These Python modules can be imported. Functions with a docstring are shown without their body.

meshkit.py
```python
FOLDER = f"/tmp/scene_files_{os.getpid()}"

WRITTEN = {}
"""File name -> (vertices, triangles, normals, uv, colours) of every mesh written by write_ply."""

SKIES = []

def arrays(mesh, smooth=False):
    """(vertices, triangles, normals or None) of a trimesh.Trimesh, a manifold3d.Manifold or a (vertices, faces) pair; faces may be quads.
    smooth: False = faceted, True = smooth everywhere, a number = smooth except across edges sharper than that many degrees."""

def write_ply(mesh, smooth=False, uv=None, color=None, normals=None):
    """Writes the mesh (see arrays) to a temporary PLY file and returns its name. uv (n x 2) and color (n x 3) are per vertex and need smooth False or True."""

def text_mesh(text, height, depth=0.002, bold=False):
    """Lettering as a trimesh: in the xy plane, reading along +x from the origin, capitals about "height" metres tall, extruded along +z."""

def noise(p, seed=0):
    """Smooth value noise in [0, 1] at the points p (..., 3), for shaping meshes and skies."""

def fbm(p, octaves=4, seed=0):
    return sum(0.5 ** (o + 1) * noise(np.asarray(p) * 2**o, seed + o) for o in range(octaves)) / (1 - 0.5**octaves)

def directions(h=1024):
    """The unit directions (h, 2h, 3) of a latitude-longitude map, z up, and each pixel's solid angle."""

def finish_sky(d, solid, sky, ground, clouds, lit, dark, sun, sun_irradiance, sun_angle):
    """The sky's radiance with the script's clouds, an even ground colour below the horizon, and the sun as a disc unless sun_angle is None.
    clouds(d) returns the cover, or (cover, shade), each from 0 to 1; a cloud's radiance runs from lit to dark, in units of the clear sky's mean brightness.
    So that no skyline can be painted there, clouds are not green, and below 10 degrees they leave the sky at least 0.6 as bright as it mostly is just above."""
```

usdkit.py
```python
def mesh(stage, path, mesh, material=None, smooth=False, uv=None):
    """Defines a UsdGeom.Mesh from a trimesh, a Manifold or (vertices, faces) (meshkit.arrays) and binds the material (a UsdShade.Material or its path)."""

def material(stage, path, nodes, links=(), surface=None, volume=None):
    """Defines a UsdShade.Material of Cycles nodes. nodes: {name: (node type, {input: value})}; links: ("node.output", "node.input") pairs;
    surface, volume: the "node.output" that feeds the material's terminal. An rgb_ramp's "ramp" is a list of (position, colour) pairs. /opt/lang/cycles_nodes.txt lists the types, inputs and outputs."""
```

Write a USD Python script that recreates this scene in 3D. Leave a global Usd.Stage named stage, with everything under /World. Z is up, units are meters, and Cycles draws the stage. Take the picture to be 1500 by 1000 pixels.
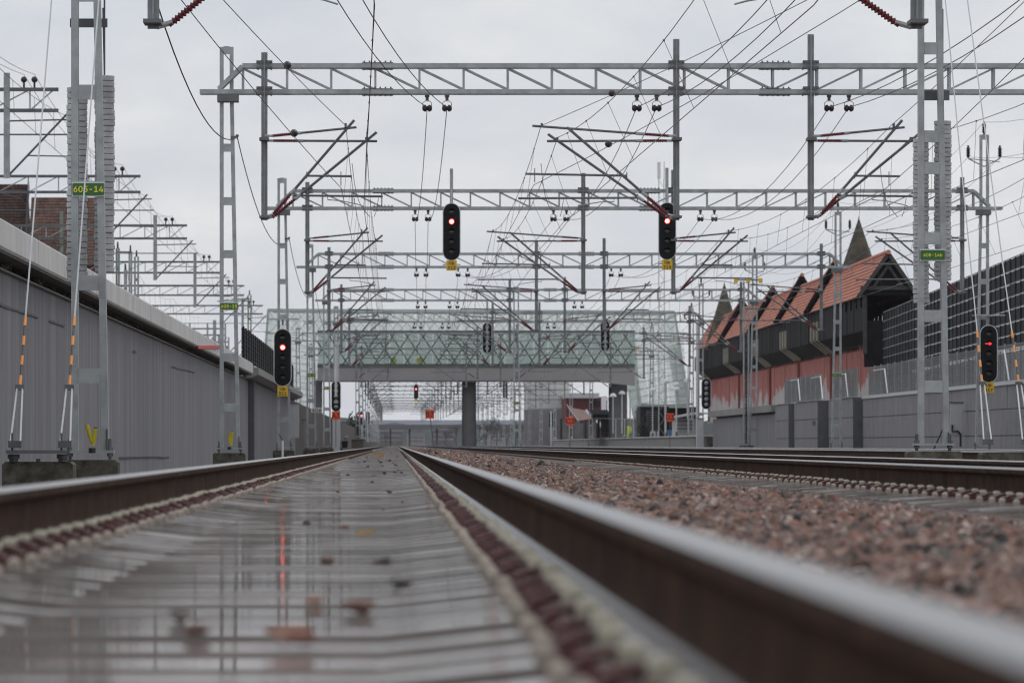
import math, random
import numpy as np
import trimesh, manifold3d
import usdkit, meshkit
from pxr import Usd, UsdGeom, UsdLux, UsdShade, Gf, Sdf, Vt

rng = np.random.default_rng(7)
random.seed(7)
stage = Usd.Stage.CreateInMemory()
UsdGeom.SetStageUpAxis(stage, 'Z'); UsdGeom.SetStageMetersPerUnit(stage, 1.0)
world = UsdGeom.Xform.Define(stage, '/World'); stage.SetDefaultPrim(world.GetPrim())
UsdGeom.Scope.Define(stage, '/World/Looks')

# ------------------------------------------------------------------ camera, sky, sun, exposure
F, VX, HY, EYE = 8440.0, 578.0, 651.3, 0.12      # focal length and horizon in pixels of a 1500 px wide picture; lens 14 cm above the rail head
cam = UsdGeom.Camera.Define(stage, '/World/camera')
cam.CreateHorizontalApertureAttr(36.0); cam.CreateFocalLengthAttr(F * 36 / 1500)
cam.CreateHorizontalApertureOffsetAttr((750 - VX) / 1500 * 36); cam.CreateVerticalApertureOffsetAttr((HY - 500) / 1500 * 36)
cam.CreateFStopAttr(8.6); cam.CreateFocusDistanceAttr(75.0)
cam.CreateClippingRangeAttr(Gf.Vec2f(0.3, 30000))
cam.AddTranslateOp().Set(Gf.Vec3d(0, 0, EYE)); cam.AddRotateXOp().Set(90.0)
cam.CreateExposureAttr(0.25)

SUN = np.array([0.35, 0.45, 0.95]); SUN /= np.linalg.norm(SUN)
sky_mat = usdkit.material(stage, '/World/Looks/overcast_sky', {
    'sky': ('sky_texture', {'sky_type': 'single_scattering', 'sun_disc': False, 'sun_elevation': math.asin(SUN[2]), 'sun_rotation': math.atan2(SUN[0], SUN[1])}),
    'tc': ('texture_coordinate', {}),
    'mp': ('mapping', {'scale': (14.0, 14.0, 34.0)}),
    'n1': ('noise_texture', {'scale': 1.6, 'detail': 5.0, 'roughness': 0.55, 'distortion': 0.3}),
    'rp': ('rgb_ramp', {'ramp': [(0.28, (5.15, 5.38, 5.9)), (0.45, (5.65, 5.84, 6.25)), (0.58, (6.05, 6.2, 6.48)), (0.72, (6.75, 6.8, 6.9))]}),
    'mx': ('mix', {'fac': 0.94}),
    'bg': ('background_shader', {'strength': 0.1})},
    [('tc.generated', 'mp.vector'), ('mp.vector', 'n1.vector'), ('n1.fac', 'rp.fac'), ('sky.color', 'mx.color1'), ('rp.color', 'mx.color2'), ('mx.color', 'bg.color')], surface='bg.background')
dome = UsdLux.DomeLight.Define(stage, '/World/sky')
UsdShade.MaterialBindingAPI.Apply(dome.GetPrim()).Bind(sky_mat)
dome.GetPrim().SetCustomDataByKey('kind', 'structure')
sun = UsdLux.DistantLight.Define(stage, '/World/sun')
sun.CreateNormalizeAttr(True); sun.CreateIntensityAttr(0.16); sun.CreateAngleAttr(40.0); sun.CreateColorAttr(Gf.Vec3f(1.0, 0.96, 0.9))
sun.AddTransformOp().Set(Gf.Matrix4d().SetRotate(Gf.Rotation(Gf.Vec3d(0, 0, 1), Gf.Vec3d(*map(float, SUN)))))

# ------------------------------------------------------------------ helpers
V = lambda *a: np.array(a, float)
def P(px, py, Z):
    """The point at distance Z whose place in the photograph is (px, py)."""
    return V((px - VX) * Z / F, Z, EYE + (HY - py) * Z / F)

class MB:
    """Collects simple solids into one mesh."""
    def __init__(s): s.v, s.f, s.n = [], [], 0
    def add(s, v, f):
        v = np.asarray(v, float); f = np.asarray(f, int)
        if f.shape[1] == 4: f = np.vstack([f[:, [0, 1, 2]], f[:, [0, 2, 3]]])
        s.v.append(v); s.f.append(f + s.n); s.n += len(v); return s
    BOXF = np.array([[0, 2, 3, 1], [4, 5, 7, 6], [0, 1, 5, 4], [2, 6, 7, 3], [0, 4, 6, 2], [1, 3, 7, 5]])
    def box(s, a, b):
        a, b = np.minimum(a, b), np.maximum(a, b)
        v = np.array([[x, y, z] for x in (a[0], b[0]) for y in (a[1], b[1]) for z in (a[2], b[2])])
        f = np.array([[0, 1, 3, 2], [4, 6, 7, 5], [0, 4, 5, 1], [2, 3, 7, 6], [0, 2, 6, 4], [1, 5, 7, 3]])
        return s.add(v, f)
    def cbox(s, c, d): c, d = np.asarray(c, float), np.asarray(d, float) / 2; return s.box(c - d, c + d)
    def bar(s, p, q, w, h=None, up=(0, 1, 0)):
        """A bar of section w (across) by h (along up) from p to q."""
        p, q = np.asarray(p, float), np.asarray(q, float); h = h or w
        d = (q - p) / np.linalg.norm(q - p); up = np.asarray(up, float)
        if abs(d @ up) > 0.98: up = V(1, 0, 0)
        a = np.cross(d, up); a /= np.linalg.norm(a); b = np.cross(a, d)
        v = [o + i * a * w / 2 + j * b * h / 2 for o in (p, q) for i, j in ((-1, -1), (1, -1), (1, 1), (-1, 1))]
        return s.add(v, [[0, 1, 2, 3], [7, 6, 5, 4], [0, 4, 5, 1], [1, 5, 6, 2], [2, 6, 7, 3], [3, 7, 4, 0]])
    def tube(s, pts, r, n=8, caps=True):
        pts = np.asarray(pts, float); m = len(pts)
        r = np.broadcast_to(np.asarray(r, float), (m,))
        t = np.gradient(pts, axis=0); t /= np.linalg.norm(t, axis=1, keepdims=True)
        ref = V(0, 0, 1) if abs(t[0][2]) < 0.9 else V(1, 0, 0)
        v = []
        for i in range(m):
            a = np.cross(t[i], ref); a /= np.linalg.norm(a); b = np.cross(a, t[i])
            for k in range(n):
                an = 2 * math.pi * k / n; v.append(pts[i] + r[i] * (math.cos(an) * a + math.sin(an) * b))
        f = [[i * n + k, i * n + (k + 1) % n, (i + 1) * n + (k + 1) % n, (i + 1) * n + k] for i in range(m - 1) for k in range(n)]
        s.add(v, f)
        if caps:
            for i, o in ((0, 1), (m - 1, 0)):
                ring = [i * n + k for k in range(n)]
                base = s.n - len(v)
                tri = [[ring[0], ring[k], ring[k + 1]] if o else [ring[0], ring[k + 1], ring[k]] for k in range(1, n - 1)]
                s.f.append(np.array(tri) + base)
        return s
    def lathe(s, prof, origin, axis, n=12):
        """prof: (distance along the axis, radius) pairs."""
        axis = np.asarray(axis, float) / np.linalg.norm(axis); o = np.asarray(origin, float)
        ref = V(0, 0, 1) if abs(axis[2]) < 0.9 else V(1, 0, 0)
        a = np.cross(axis, ref); a /= np.linalg.norm(a); b = np.cross(axis, a)
        v = [o + axis * d + max(r, 1e-4) * (math.cos(2 * math.pi * k / n) * a + math.sin(2 * math.pi * k / n) * b) for d, r in prof for k in range(n)]
        m = len(prof)
        f = [[i * n + k, i * n + (k + 1) % n, (i + 1) * n + (k + 1) % n, (i + 1) * n + k] for i in range(m - 1) for k in range(n)]
        s.add(v, f)
        base = s.n - len(v)
        s.f.append(np.array([[0, k + 1, k] for k in range(1, n - 1)]) + base)
        s.f.append(np.array([[0, k, k + 1] for k in range(1, n - 1)]) + base + (m - 1) * n)
        return s
    def prism(s, poly, p0, ex, ey, ez):
        """A convex or simple polygon in the (ex, ey) plane at p0, pushed along the vector ez."""
        from shapely.geometry import Polygon
        pl = Polygon(poly); vv, ff = trimesh.creation.triangulate_polygon(pl, engine='earcut')
        p0, ex, ey, ez = map(lambda q: np.asarray(q, float), (p0, ex, ey, ez))
        n = len(vv); base = p0 + vv[:, :1] * ex + vv[:, 1:2] * ey
        f = np.asarray(ff); s.add(np.vstack([base, base + ez]), np.vstack([f[:, ::-1], f + n]))
        ring = np.asarray(pl.exterior.coords)[:-1]; m = len(ring)
        rb = p0 + ring[:, :1] * ex + ring[:, 1:2] * ey
        s.add(np.vstack([rb, rb + ez]), [[i, (i + 1) % m, m + (i + 1) % m, m + i] for i in range(m)])
        return s
    def text(s, t, h, c, ex=(1, 0, 0), ey=(0, 0, 1), depth=0.004, bold=True):
        m = meshkit.text_mesh(t, h, depth, bold); v = np.array(m.vertices); v[:, :2] -= (v[:, :2].min(0) + v[:, :2].max(0)) / 2
        ex, ey = V(*ex), V(*ey); ez = np.cross(ex, ey)
        return s.add(np.asarray(c, float) + v[:, :1] * ex + v[:, 1:2] * ey + v[:, 2:] * ez, np.array(m.faces))
    def get(s): return np.vstack(s.v), np.vstack(s.f)

used = {}
def numbered(parent, name):
    k = (parent, name); n = used.get(k, 0); used[k] = n + 1
    return f'{parent}/{name}' if n == 0 else f'{parent}/{name}_{n:03d}'
def tag(prim, label=None, cat=None, group=None, kind=None):
    for k, v in (('label', label), ('category', cat), ('group', group), ('kind', kind)):
        if v: prim.SetCustomDataByKey(k, v)
    return prim

class T:
    """A thing: an Xform at its base whose children are its parts; parts are given in world coordinates unless local."""
    def __init__(s, name, label, cat, loc, group=None, rz=0, kind=None, parent='/World'):
        s.path = numbered(parent, name); x = UsdGeom.Xform.Define(stage, s.path); s.loc = np.asarray(loc, float)
        x.AddTranslateOp().Set(Gf.Vec3d(*map(float, loc)))
        if rz: x.AddRotateZOp().Set(float(rz))
        s.prim = tag(x.GetPrim(), label, cat, group, kind); s.rz = rz
    def part(s, name, mb, mat, parent=None, label=None, smooth=False, kind=None, local=False):
        if isinstance(mb, MB): v, f = mb.get()
        else: v, f = np.asarray(mb[0]), np.asarray(mb[1])
        if not local: v = v - s.loc
        path = numbered(parent or s.path, name)
        m = usdkit.mesh(stage, path, (v, f), mat, smooth)
        tag(m.GetPrim(), label, kind=kind)
        return path
    def copy(s, loc, label=None, group=None, rz=0, name=None, cat=None):
        base = name or s.path.rsplit('/', 1)[1]
        base = base[:-4] if base[-4:-3] == '_' and base[-3:].isdigit() else base
        path = numbered('/World', base)
        x = UsdGeom.Xform.Define(stage, path)
        x.GetPrim().GetReferences().AddInternalReference(s.path)
        x.GetPrim().SetInstanceable(True)
        x.ClearXformOpOrder()
        x.MakeMatrixXform().Set(Gf.Matrix4d().SetRotate(Gf.Rotation(Gf.Vec3d(0, 0, 1), rz)) * Gf.Matrix4d().SetTranslate(Gf.Vec3d(*map(float, loc))))
        was = s.prim.GetCustomData()
        tag(x.GetPrim(), label or was.get('label'), cat or was.get('category'), group or was.get('group'))
        return x.GetPrim()
def single(name, mb, mat, label=None, cat=None, group=None, kind=None, smooth=False):
    v, f = mb.get() if isinstance(mb, MB) else mb
    path = numbered('/World', name)
    m = usdkit.mesh(stage, path, (v, f), mat, smooth)
    return tag(m.GetPrim(), label, cat, group, kind)

# ------------------------------------------------------------------ materials
def mat(name, col, rough=0.6, metal=0.0, var=0.18, scale=3.0, bump=0.0, bscale=60.0, spec=0.5, stretch=(1, 1, 1), col2=None, bdist=0.01, **kw):
    c = np.array(col, float); c2 = np.array(col2, float) if col2 is not None else c
    lo, hi = tuple(np.clip(c * (1 - var), 0, 1)), tuple(np.clip(c2 * (1 + var), 0, 1))
    nodes = {'g': ('geometry', {}), 'mp': ('mapping', {'scale': stretch}), 'n': ('noise_texture', {'scale': scale, 'detail': 6.0, 'roughness': 0.62}),
             'r': ('rgb_ramp', {'ramp': [(0.3, lo), (0.7, hi)]}),
             'p': ('principled_bsdf', {'roughness': rough, 'metallic': metal, 'specular_ior_level': spec, **kw})}
    links = [('g.position', 'mp.vector'), ('mp.vector', 'n.vector'), ('n.fac', 'r.fac'), ('r.color', 'p.base_color')]
    if bump:
        nodes['n2'] = ('noise_texture', {'scale': bscale, 'detail': 4.0}); nodes['b'] = ('bump', {'strength': bump, 'distance': bdist})
        links += [('mp.vector', 'n2.vector'), ('n2.fac', 'b.height'), ('b.normal', 'p.normal')]
    return usdkit.material(stage, '/World/Looks/' + name, nodes, links, surface='p.BSDF')
def emit(name, col, s):
    return usdkit.material(stage, '/World/Looks/' + name, {'e': ('emission', {'color': col, 'strength': s})}, [], surface='e.emission')
def glass(name, tint, clear, rough=0.08, dcol=(0.5, 0.6, 0.55)):
    return usdkit.material(stage, '/World/Looks/' + name, {
        't': ('transparent_bsdf', {'color': tint}), 'd': ('diffuse_bsdf', {'color': dcol}), 'tr': ('translucent_bsdf', {'color': dcol}),
        'g': ('glossy_bsdf', {'color': (0.9, 0.95, 0.92), 'roughness': rough}), 'f': ('fresnel', {'IOR': 1.5}),
        'm0': ('mix_closure', {'fac': 0.5}), 'm1': ('mix_closure', {'fac': clear}), 'm2': ('mix_closure', {})},
        [('d.BSDF', 'm0.closure1'), ('tr.BSDF', 'm0.closure2'), ('m0.closure', 'm1.closure1'), ('t.BSDF', 'm1.closure2'), ('f.fac', 'm2.fac'), ('m1.closure', 'm2.closure1'), ('g.BSDF', 'm2.closure2')], surface='m2.closure')

STEEL = mat('galvanised_steel', (0.34, 0.36, 0.362), 0.5, 0.3, 0.24, 3.5)
STEEL_M = mat('dull_grey_post_steel', (0.235, 0.248, 0.252), 0.5, 0.3, 0.26, 3.5)
STEEL_D = mat('weathered_galvanised_steel', (0.13, 0.136, 0.14), 0.5, 0.4, 0.25, 2.5)
STEEL_L = mat('bright_galvanised_steel', (0.55, 0.57, 0.57), 0.4, 0.3, 0.1, 3)
STEEL_G = mat('greenish_painted_pole', (0.2, 0.24, 0.2), 0.6, 0.0, 0.2, 3)
WIRE = mat('dark_wire', (0.07, 0.07, 0.075), 0.5, 0.4, 0.1)
WIREG = mat('bare_copper_wire', (0.11, 0.10, 0.095), 0.45, 0.5, 0.1)
BLACKP = mat('black_rubber', (0.02, 0.02, 0.022), 0.5, 0, 0.2)
REDI = mat('red_silicone_insulator', (0.13, 0.02, 0.025), 0.45, 0, 0.15, 8)
DARKI = mat('dark_porcelain_insulator', (0.03, 0.02, 0.022), 0.25, 0, 0.2)
RAILB = mat('rusty_rail_steel', (0.04, 0.025, 0.019), 0.8, 0.0, 0.4, 6, bump=0.3, bscale=90, spec=0.05, col2=(0.06, 0.034, 0.023))
RAILF = mat('wet_rail_foot_steel', (0.06, 0.05, 0.046), 0.22, 0.2, 0.3, 5, spec=0.6)
RAILT = mat('polished_rail_head', (0.3, 0.298, 0.298), 0.38, 0.85, 0.08, 3, stretch=(40, 0.3, 40))
SLEEP = usdkit.material(stage, '/World/Looks/wet_concrete_sleeper', {
    'g': ('geometry', {}), 'n': ('noise_texture', {'scale': 2.3, 'detail': 5.0, 'roughness': 0.6}), 'oi': ('object_info', {}),
    'mr': ('math', {'math_type': 'multiply_add', 'value2': 0.35, 'value3': -0.17}), 'ad': ('math', {'math_type': 'add'}),
    'r': ('rgb_ramp', {'ramp': [(0.25, (0.085, 0.07, 0.062)), (0.55, (0.14, 0.122, 0.11)), (0.8, (0.2, 0.178, 0.162))]}),
    'rr': ('rgb_ramp', {'ramp': [(0.46, (0.03, 0.03, 0.03)), (0.60, (0.13, 0.13, 0.13)), (0.72, (0.32, 0.32, 0.32))]}),
    'n2': ('noise_texture', {'scale': 40.0, 'detail': 3.0}), 'b': ('bump', {'strength': 0.012, 'distance': 0.01}),
    'p': ('principled_bsdf', {'specular_ior_level': 0.42, 'ior': 1.38})},
    [('g.position', 'n.vector'), ('oi.random', 'mr.value1'), ('mr.value', 'ad.value1'), ('n.fac', 'ad.value2'), ('ad.value', 'r.fac'), ('r.color', 'p.base_color'), ('n.fac', 'rr.fac'), ('rr.color', 'p.roughness'), ('g.position', 'n2.vector'), ('n2.fac', 'b.height'), ('b.normal', 'p.normal')], surface='p.BSDF')
CREAM = mat('cream_rail_insulator', (0.38, 0.35, 0.26), 0.6, 0, 0.2, 30, col2=(0.46, 0.43, 0.34))
CLIP = mat('maroon_rail_clip', (0.08, 0.02, 0.02), 0.5, 0.1, 0.3, 25)
SHOULD = mat('pinkish_clip_shoulder', (0.4, 0.34, 0.28), 0.7, 0, 0.25, 25)
CONC = mat('weathered_concrete', (0.25, 0.245, 0.235), 0.85, 0, 0.22, 1.4, bump=0.2, bscale=30)
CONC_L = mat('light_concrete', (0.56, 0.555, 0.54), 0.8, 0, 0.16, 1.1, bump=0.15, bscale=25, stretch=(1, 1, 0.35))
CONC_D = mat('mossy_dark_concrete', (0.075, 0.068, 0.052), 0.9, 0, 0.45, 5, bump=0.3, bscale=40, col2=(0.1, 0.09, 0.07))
FOUND = mat('wet_stained_foundation_concrete', (0.07, 0.062, 0.046), 0.8, 0, 0.5, 6, spec=0.1, bump=0.3, bscale=40, col2=(0.11, 0.1, 0.08))
WALLG = mat('grey_ribbed_wall_block', (0.235, 0.232, 0.242), 0.9, 0, 0.17, 2.2, bump=0.35, bscale=28, stretch=(1, 1.3, 0.07), spec=0.2, col2=(0.27, 0.268, 0.278))
WALLGR = mat('grey_noise_wall_panel', (0.25, 0.246, 0.26), 0.9, 0, 0.14, 1.6, bump=0.25, bscale=30, spec=0.2, stretch=(1, 1, 0.4))
WALLGD = mat('dark_grey_wall_return', (0.12, 0.12, 0.13), 0.9, 0, 0.12, 3, bump=0.25, bscale=30)
SIGB = mat('black_signal_board', (0.012, 0.012, 0.013), 0.4, 0, 0.15, spec=0.12)
SIGW = mat('white_signal_rim', (0.7, 0.7, 0.7), 0.5, 0, 0.05)
LENS = mat('dark_signal_lens', (0.02, 0.022, 0.02), 0.08, 0, 0.2, spec=0.8)
LAMPBACK = mat('grey_lamp_housing', (0.26, 0.27, 0.28), 0.5, 0, 0.15)
REDL = emit('lit_red_lamp', (1.0, 0.085, 0.07), 15.0)
REDH = emit('red_bloom_ring', (1.0, 0.015, 0.015), 1.3)  # bloom around a lit lamp, drawn as emission
REDD = emit('dim_red_lamp', (1.0, 0.04, 0.05), 1.6)
YEL = mat('yellow_plate', (0.72, 0.45, 0.025), 0.5, 0, 0.06)
TXT = mat('black_lettering', (0.02, 0.02, 0.02), 0.6, 0, 0.05)
GRN = mat('green_number_plate', (0.035, 0.13, 0.03), 0.45, 0, 0.1)
TXTY = mat('yellow_lettering', (0.72, 0.66, 0.05), 0.5, 0, 0.05)
ORG = mat('orange_sign', (0.85, 0.09, 0.02), 0.55, 0, 0.06)
ORGS = mat('orange_marker_sleeve', (0.78, 0.3, 0.06), 0.5, 0, 0.1)
GRYS = mat('dark_marker_sleeve', (0.06, 0.065, 0.07), 0.5, 0, 0.1)
WHT = mat('white_paint', (0.72, 0.73, 0.74), 0.5, 0, 0.06)
WHTC = mat('pale_grey_cabinet_paint', (0.45, 0.46, 0.46), 0.5, 0, 0.07)
PIPEY = mat('yellow_cable_pipe', (0.5, 0.43, 0.02), 0.45, 0, 0.2, 15)
WEIGHT = mat('grey_concrete_weight', (0.46, 0.465, 0.468), 0.8, 0, 0.25, 4, bump=0.2, bscale=40)
WOODD = mat('black_tarred_boards', (0.012, 0.0115, 0.013), 0.7, 0, 0.35, 1.5, spec=0.1, bump=0.2, bscale=6)
WOODB = mat('weathered_barge_board', (0.07, 0.065, 0.066), 0.8, 0, 0.25, 3, spec=0.12)
SHING = mat('old_wooden_shingles', (0.07, 0.062, 0.048), 0.9, 0, 0.4, 1.6, bump=0.6, bscale=7, col2=(0.1, 0.088, 0.062))
TILEO = mat('orange_roof_tiles', (0.45, 0.15, 0.085), 0.8, 0, 0.22, 1.3, bump=0.2, bscale=9, col2=(0.5, 0.19, 0.12))
TILEB = mat('brown_roof_tiles', (0.05, 0.03, 0.024), 0.8, 0, 0.4, 2.5, spec=0.2, col2=(0.075, 0.045, 0.036))
TILER = mat('reddish_roof_tiles', (0.12, 0.068, 0.054), 0.8, 0, 0.35, 2.5, spec=0.2, col2=(0.16, 0.095, 0.075))
BEIGE = mat('beige_brace_timber', (0.3, 0.275, 0.215), 0.8, 0, 0.15, 3)
REDW = usdkit.material(stage, '/World/Looks/peeling_red_boards', {
    'g': ('geometry', {}), 'sx': ('separate_xyz', {}), 'mp': ('mapping', {'scale': (1.0, 0.085, 0.11)}), 'n': ('noise_texture', {'scale': 3.2, 'detail': 6.0, 'roughness': 0.65}),
    'h': ('map_range', {'from_min': 2.0, 'from_max': 5.2, 'to_min': 0.40, 'to_max': -0.2}), 'ad': ('math', {'math_type': 'add'}),
    'st': ('rgb_ramp', {'ramp': [(0.60, (0, 0, 0)), (0.63, (1, 1, 1))]}),
    'n2': ('noise_texture', {'scale': 1.2, 'detail': 4.0}), 'r': ('rgb_ramp', {'ramp': [(0.3, (0.38, 0.115, 0.092)), (0.7, (0.46, 0.155, 0.125))]}),
    'mx': ('mix', {'color2': (0.5, 0.46, 0.45)}), 'p': ('principled_bsdf', {'roughness': 0.8})},
    [('g.position', 'mp.vector'), ('mp.vector', 'n.vector'), ('g.position', 'sx.vector'), ('sx.z', 'h.value'), ('h.result', 'ad.value1'), ('n.fac', 'ad.value2'), ('ad.value', 'st.fac'),
     ('g.position', 'n2.vector'), ('n2.fac', 'r.fac'), ('st.color', 'mx.fac'), ('r.color', 'mx.color1'), ('mx.color', 'p.base_color')], surface='p.BSDF')
REDP = mat('dark_red_downpipe', (0.2, 0.045, 0.035), 0.6, 0, 0.15)
SCREENP = mat('black_noise_screen_panel', (0.006, 0.0062, 0.008), 0.6, 0, 0.3, 2, spec=0.12)
SCREENL = mat('dark_louvre_panel', (0.045, 0.046, 0.05), 0.7, 0, 0.2, 2, spec=0.12)
RAILG = mat('pale_screen_rail', (0.25, 0.26, 0.27), 0.5, 0.2, 0.1)
MESHF = mat('grey_fence_mesh', (0.21, 0.215, 0.22), 0.5, 0.2, 0.1)
SCREENG = mat('grey_screen_post', (0.04, 0.042, 0.044), 0.8, 0.0, 0.1, spec=0.15)
SOIL = mat('dark_damp_ground', (0.07, 0.06, 0.052), 0.95, 0, 0.4, 0.6, bump=0.4, bscale=12)
BALLBED = mat('ballast_bed', (0.13, 0.095, 0.082), 0.95, 0, 0.5, 14, bump=0.8, bscale=25, bdist=0.04)
GLASSF = glass('fritted_pale_glass', (0.99, 1.0, 0.995), 0.72, 0.1, (0.82, 0.84, 0.83))
GLASSG = glass('green_tinted_glass', (0.78, 0.85, 0.81), 0.64, 0.06, (0.5, 0.56, 0.53))
TRUSS = mat('green_grey_truss_steel', (0.085, 0.105, 0.09), 0.55, 0.1, 0.15)
FRAMEG = mat('pale_green_glazing_bar', (0.4, 0.46, 0.42), 0.5, 0.1, 0.1)
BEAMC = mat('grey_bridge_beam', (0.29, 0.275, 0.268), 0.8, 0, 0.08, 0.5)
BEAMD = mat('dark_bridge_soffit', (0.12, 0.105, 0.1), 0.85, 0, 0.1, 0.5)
PIERM = mat('dark_grey_pier_concrete', (0.13, 0.128, 0.13), 0.8, 0, 0.15, 0.7)
BARN = mat('dull_red_cladding', (0.15, 0.035, 0.04), 0.8, 0, 0.15, 0.5)
HAZEB = mat('far_tree_line', (0.1, 0.115, 0.11), 0.95, 0, 0.35, 0.05)
TWIG = mat('bare_twig_bark', (0.07, 0.06, 0.055), 0.9, 0, 0.2)
LEAFD = mat('dark_evergreen_foliage', (0.035, 0.05, 0.035), 0.9, 0, 0.4, 0.8)
FENCEW = mat('grey_fence_boards', (0.16, 0.165, 0.165), 0.85, 0, 0.25, 1.2)
BROWN = mat('brown_tinted_canopy', (0.24, 0.15, 0.12), 0.5, 0, 0.15)
BLACKS = mat('black_shelter_frame', (0.015, 0.015, 0.017), 0.5, 0, 0.15, spec=0.12)
HIVIS = mat('high_visibility_yellow_cloth', (0.5, 0.66, 0.03), 0.8, 0, 0.1, 8)
SKIN = mat('skin', (0.42, 0.26, 0.19), 0.6, 0, 0.08)
TROUS = mat('dark_work_trousers', (0.03, 0.035, 0.05), 0.85, 0, 0.15)
BLUEP = mat('blue_plastic', (0.06, 0.2, 0.42), 0.5, 0, 0.1)
WOODY = mat('yellowish_wood', (0.42, 0.27, 0.1), 0.7, 0, 0.2, 12)
REDGLOW = mat('painted_red_glow', (0.62, 0.05, 0.05), 0.4, 0, 0.1)  # red light painted as a plain surface colour
stone_cols = [(0.225, 0.128, 0.10), (0.31, 0.205, 0.165), (0.17, 0.108, 0.086), (0.22, 0.17, 0.148), (0.085, 0.074, 0.068), (0.28, 0.14, 0.098), (0.44, 0.35, 0.30), (0.033, 0.027, 0.025)]
STONES = [mat(f'ballast_granite_{n}', c, 0.75, 0, 0.3, 35, bump=0.3, bscale=90) for n, c in zip(['pink', 'rose', 'brown', 'grey', 'slate', 'rust', 'pale', 'dark'], stone_cols)]

# ------------------------------------------------------------------ ground and permanent way
g = MB(); g.box((-2500, -60, -1.0), (2500, 6000, -0.5)); single('ground', g, SOIL, kind='structure')
g = MB(); g.prism([(-3.2, -0.498), (-2.4, -0.22), (18.3, -0.22), (18.9, -0.498)], (0, -30, 0), (1, 0, 0), (0, 0, 1), (0, 1900, 0)); single('ballast_bed', g, BALLBED, kind='structure')
g = MB(); g.box((-160, 20, -0.49), (-5.62, 1500, 2.55)); single('embankment', g, SOIL, kind='structure')
g = MB(); g.box((20.3, 20, -0.49), (160, 336, 1.9)); single('raised_ground', g, SOIL, kind='structure')

TRACKS = [(-0.35, 0.0, 'leftmost track'), (4.14, -0.004, 'second track from the left'), (11.2, 0.0, 'third track from the left'), (15.7, 0.0, 'rightmost track')]
def rail_profile():
    head = [(-0.036, -0.030), (-0.0355, -0.010), (-0.030, -0.004), (-0.018, -0.001), (0, 0), (0.018, -0.001), (0.030, -0.004), (0.0355, -0.010), (0.036, -0.030)]
    right = [(0.034, -0.036), (0.014, -0.048), (0.0085, -0.062), (0.0085, -0.125), (0.014, -0.142), (0.030, -0.152), (0.074, -0.1595), (0.075, -0.172)]
    left = [(-x, z) for x, z in right[::-1]]
    return head, right, left
head, rr, ll = rail_profile()
ring = head + rr + ll
def extrude_open(pts, ys, x0, z0):
    pts = np.array(pts); n, v, f = len(pts), [], []
    for y in ys: v += [(x0 + x, y, z0 + z) for x, z in pts]
    for i in range(len(ys) - 1):
        f += [[i * n + k, i * n + k + 1, (i + 1) * n + k + 1, (i + 1) * n + k] for k in range(n - 1)]
    return np.array(v), np.array(f)
YS = np.concatenate([[-2], np.arange(4, 60, 8), np.arange(60, 600, 60), [1200]]).astype(float)
sides = {-1: 'left', 1: 'right'}
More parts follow.
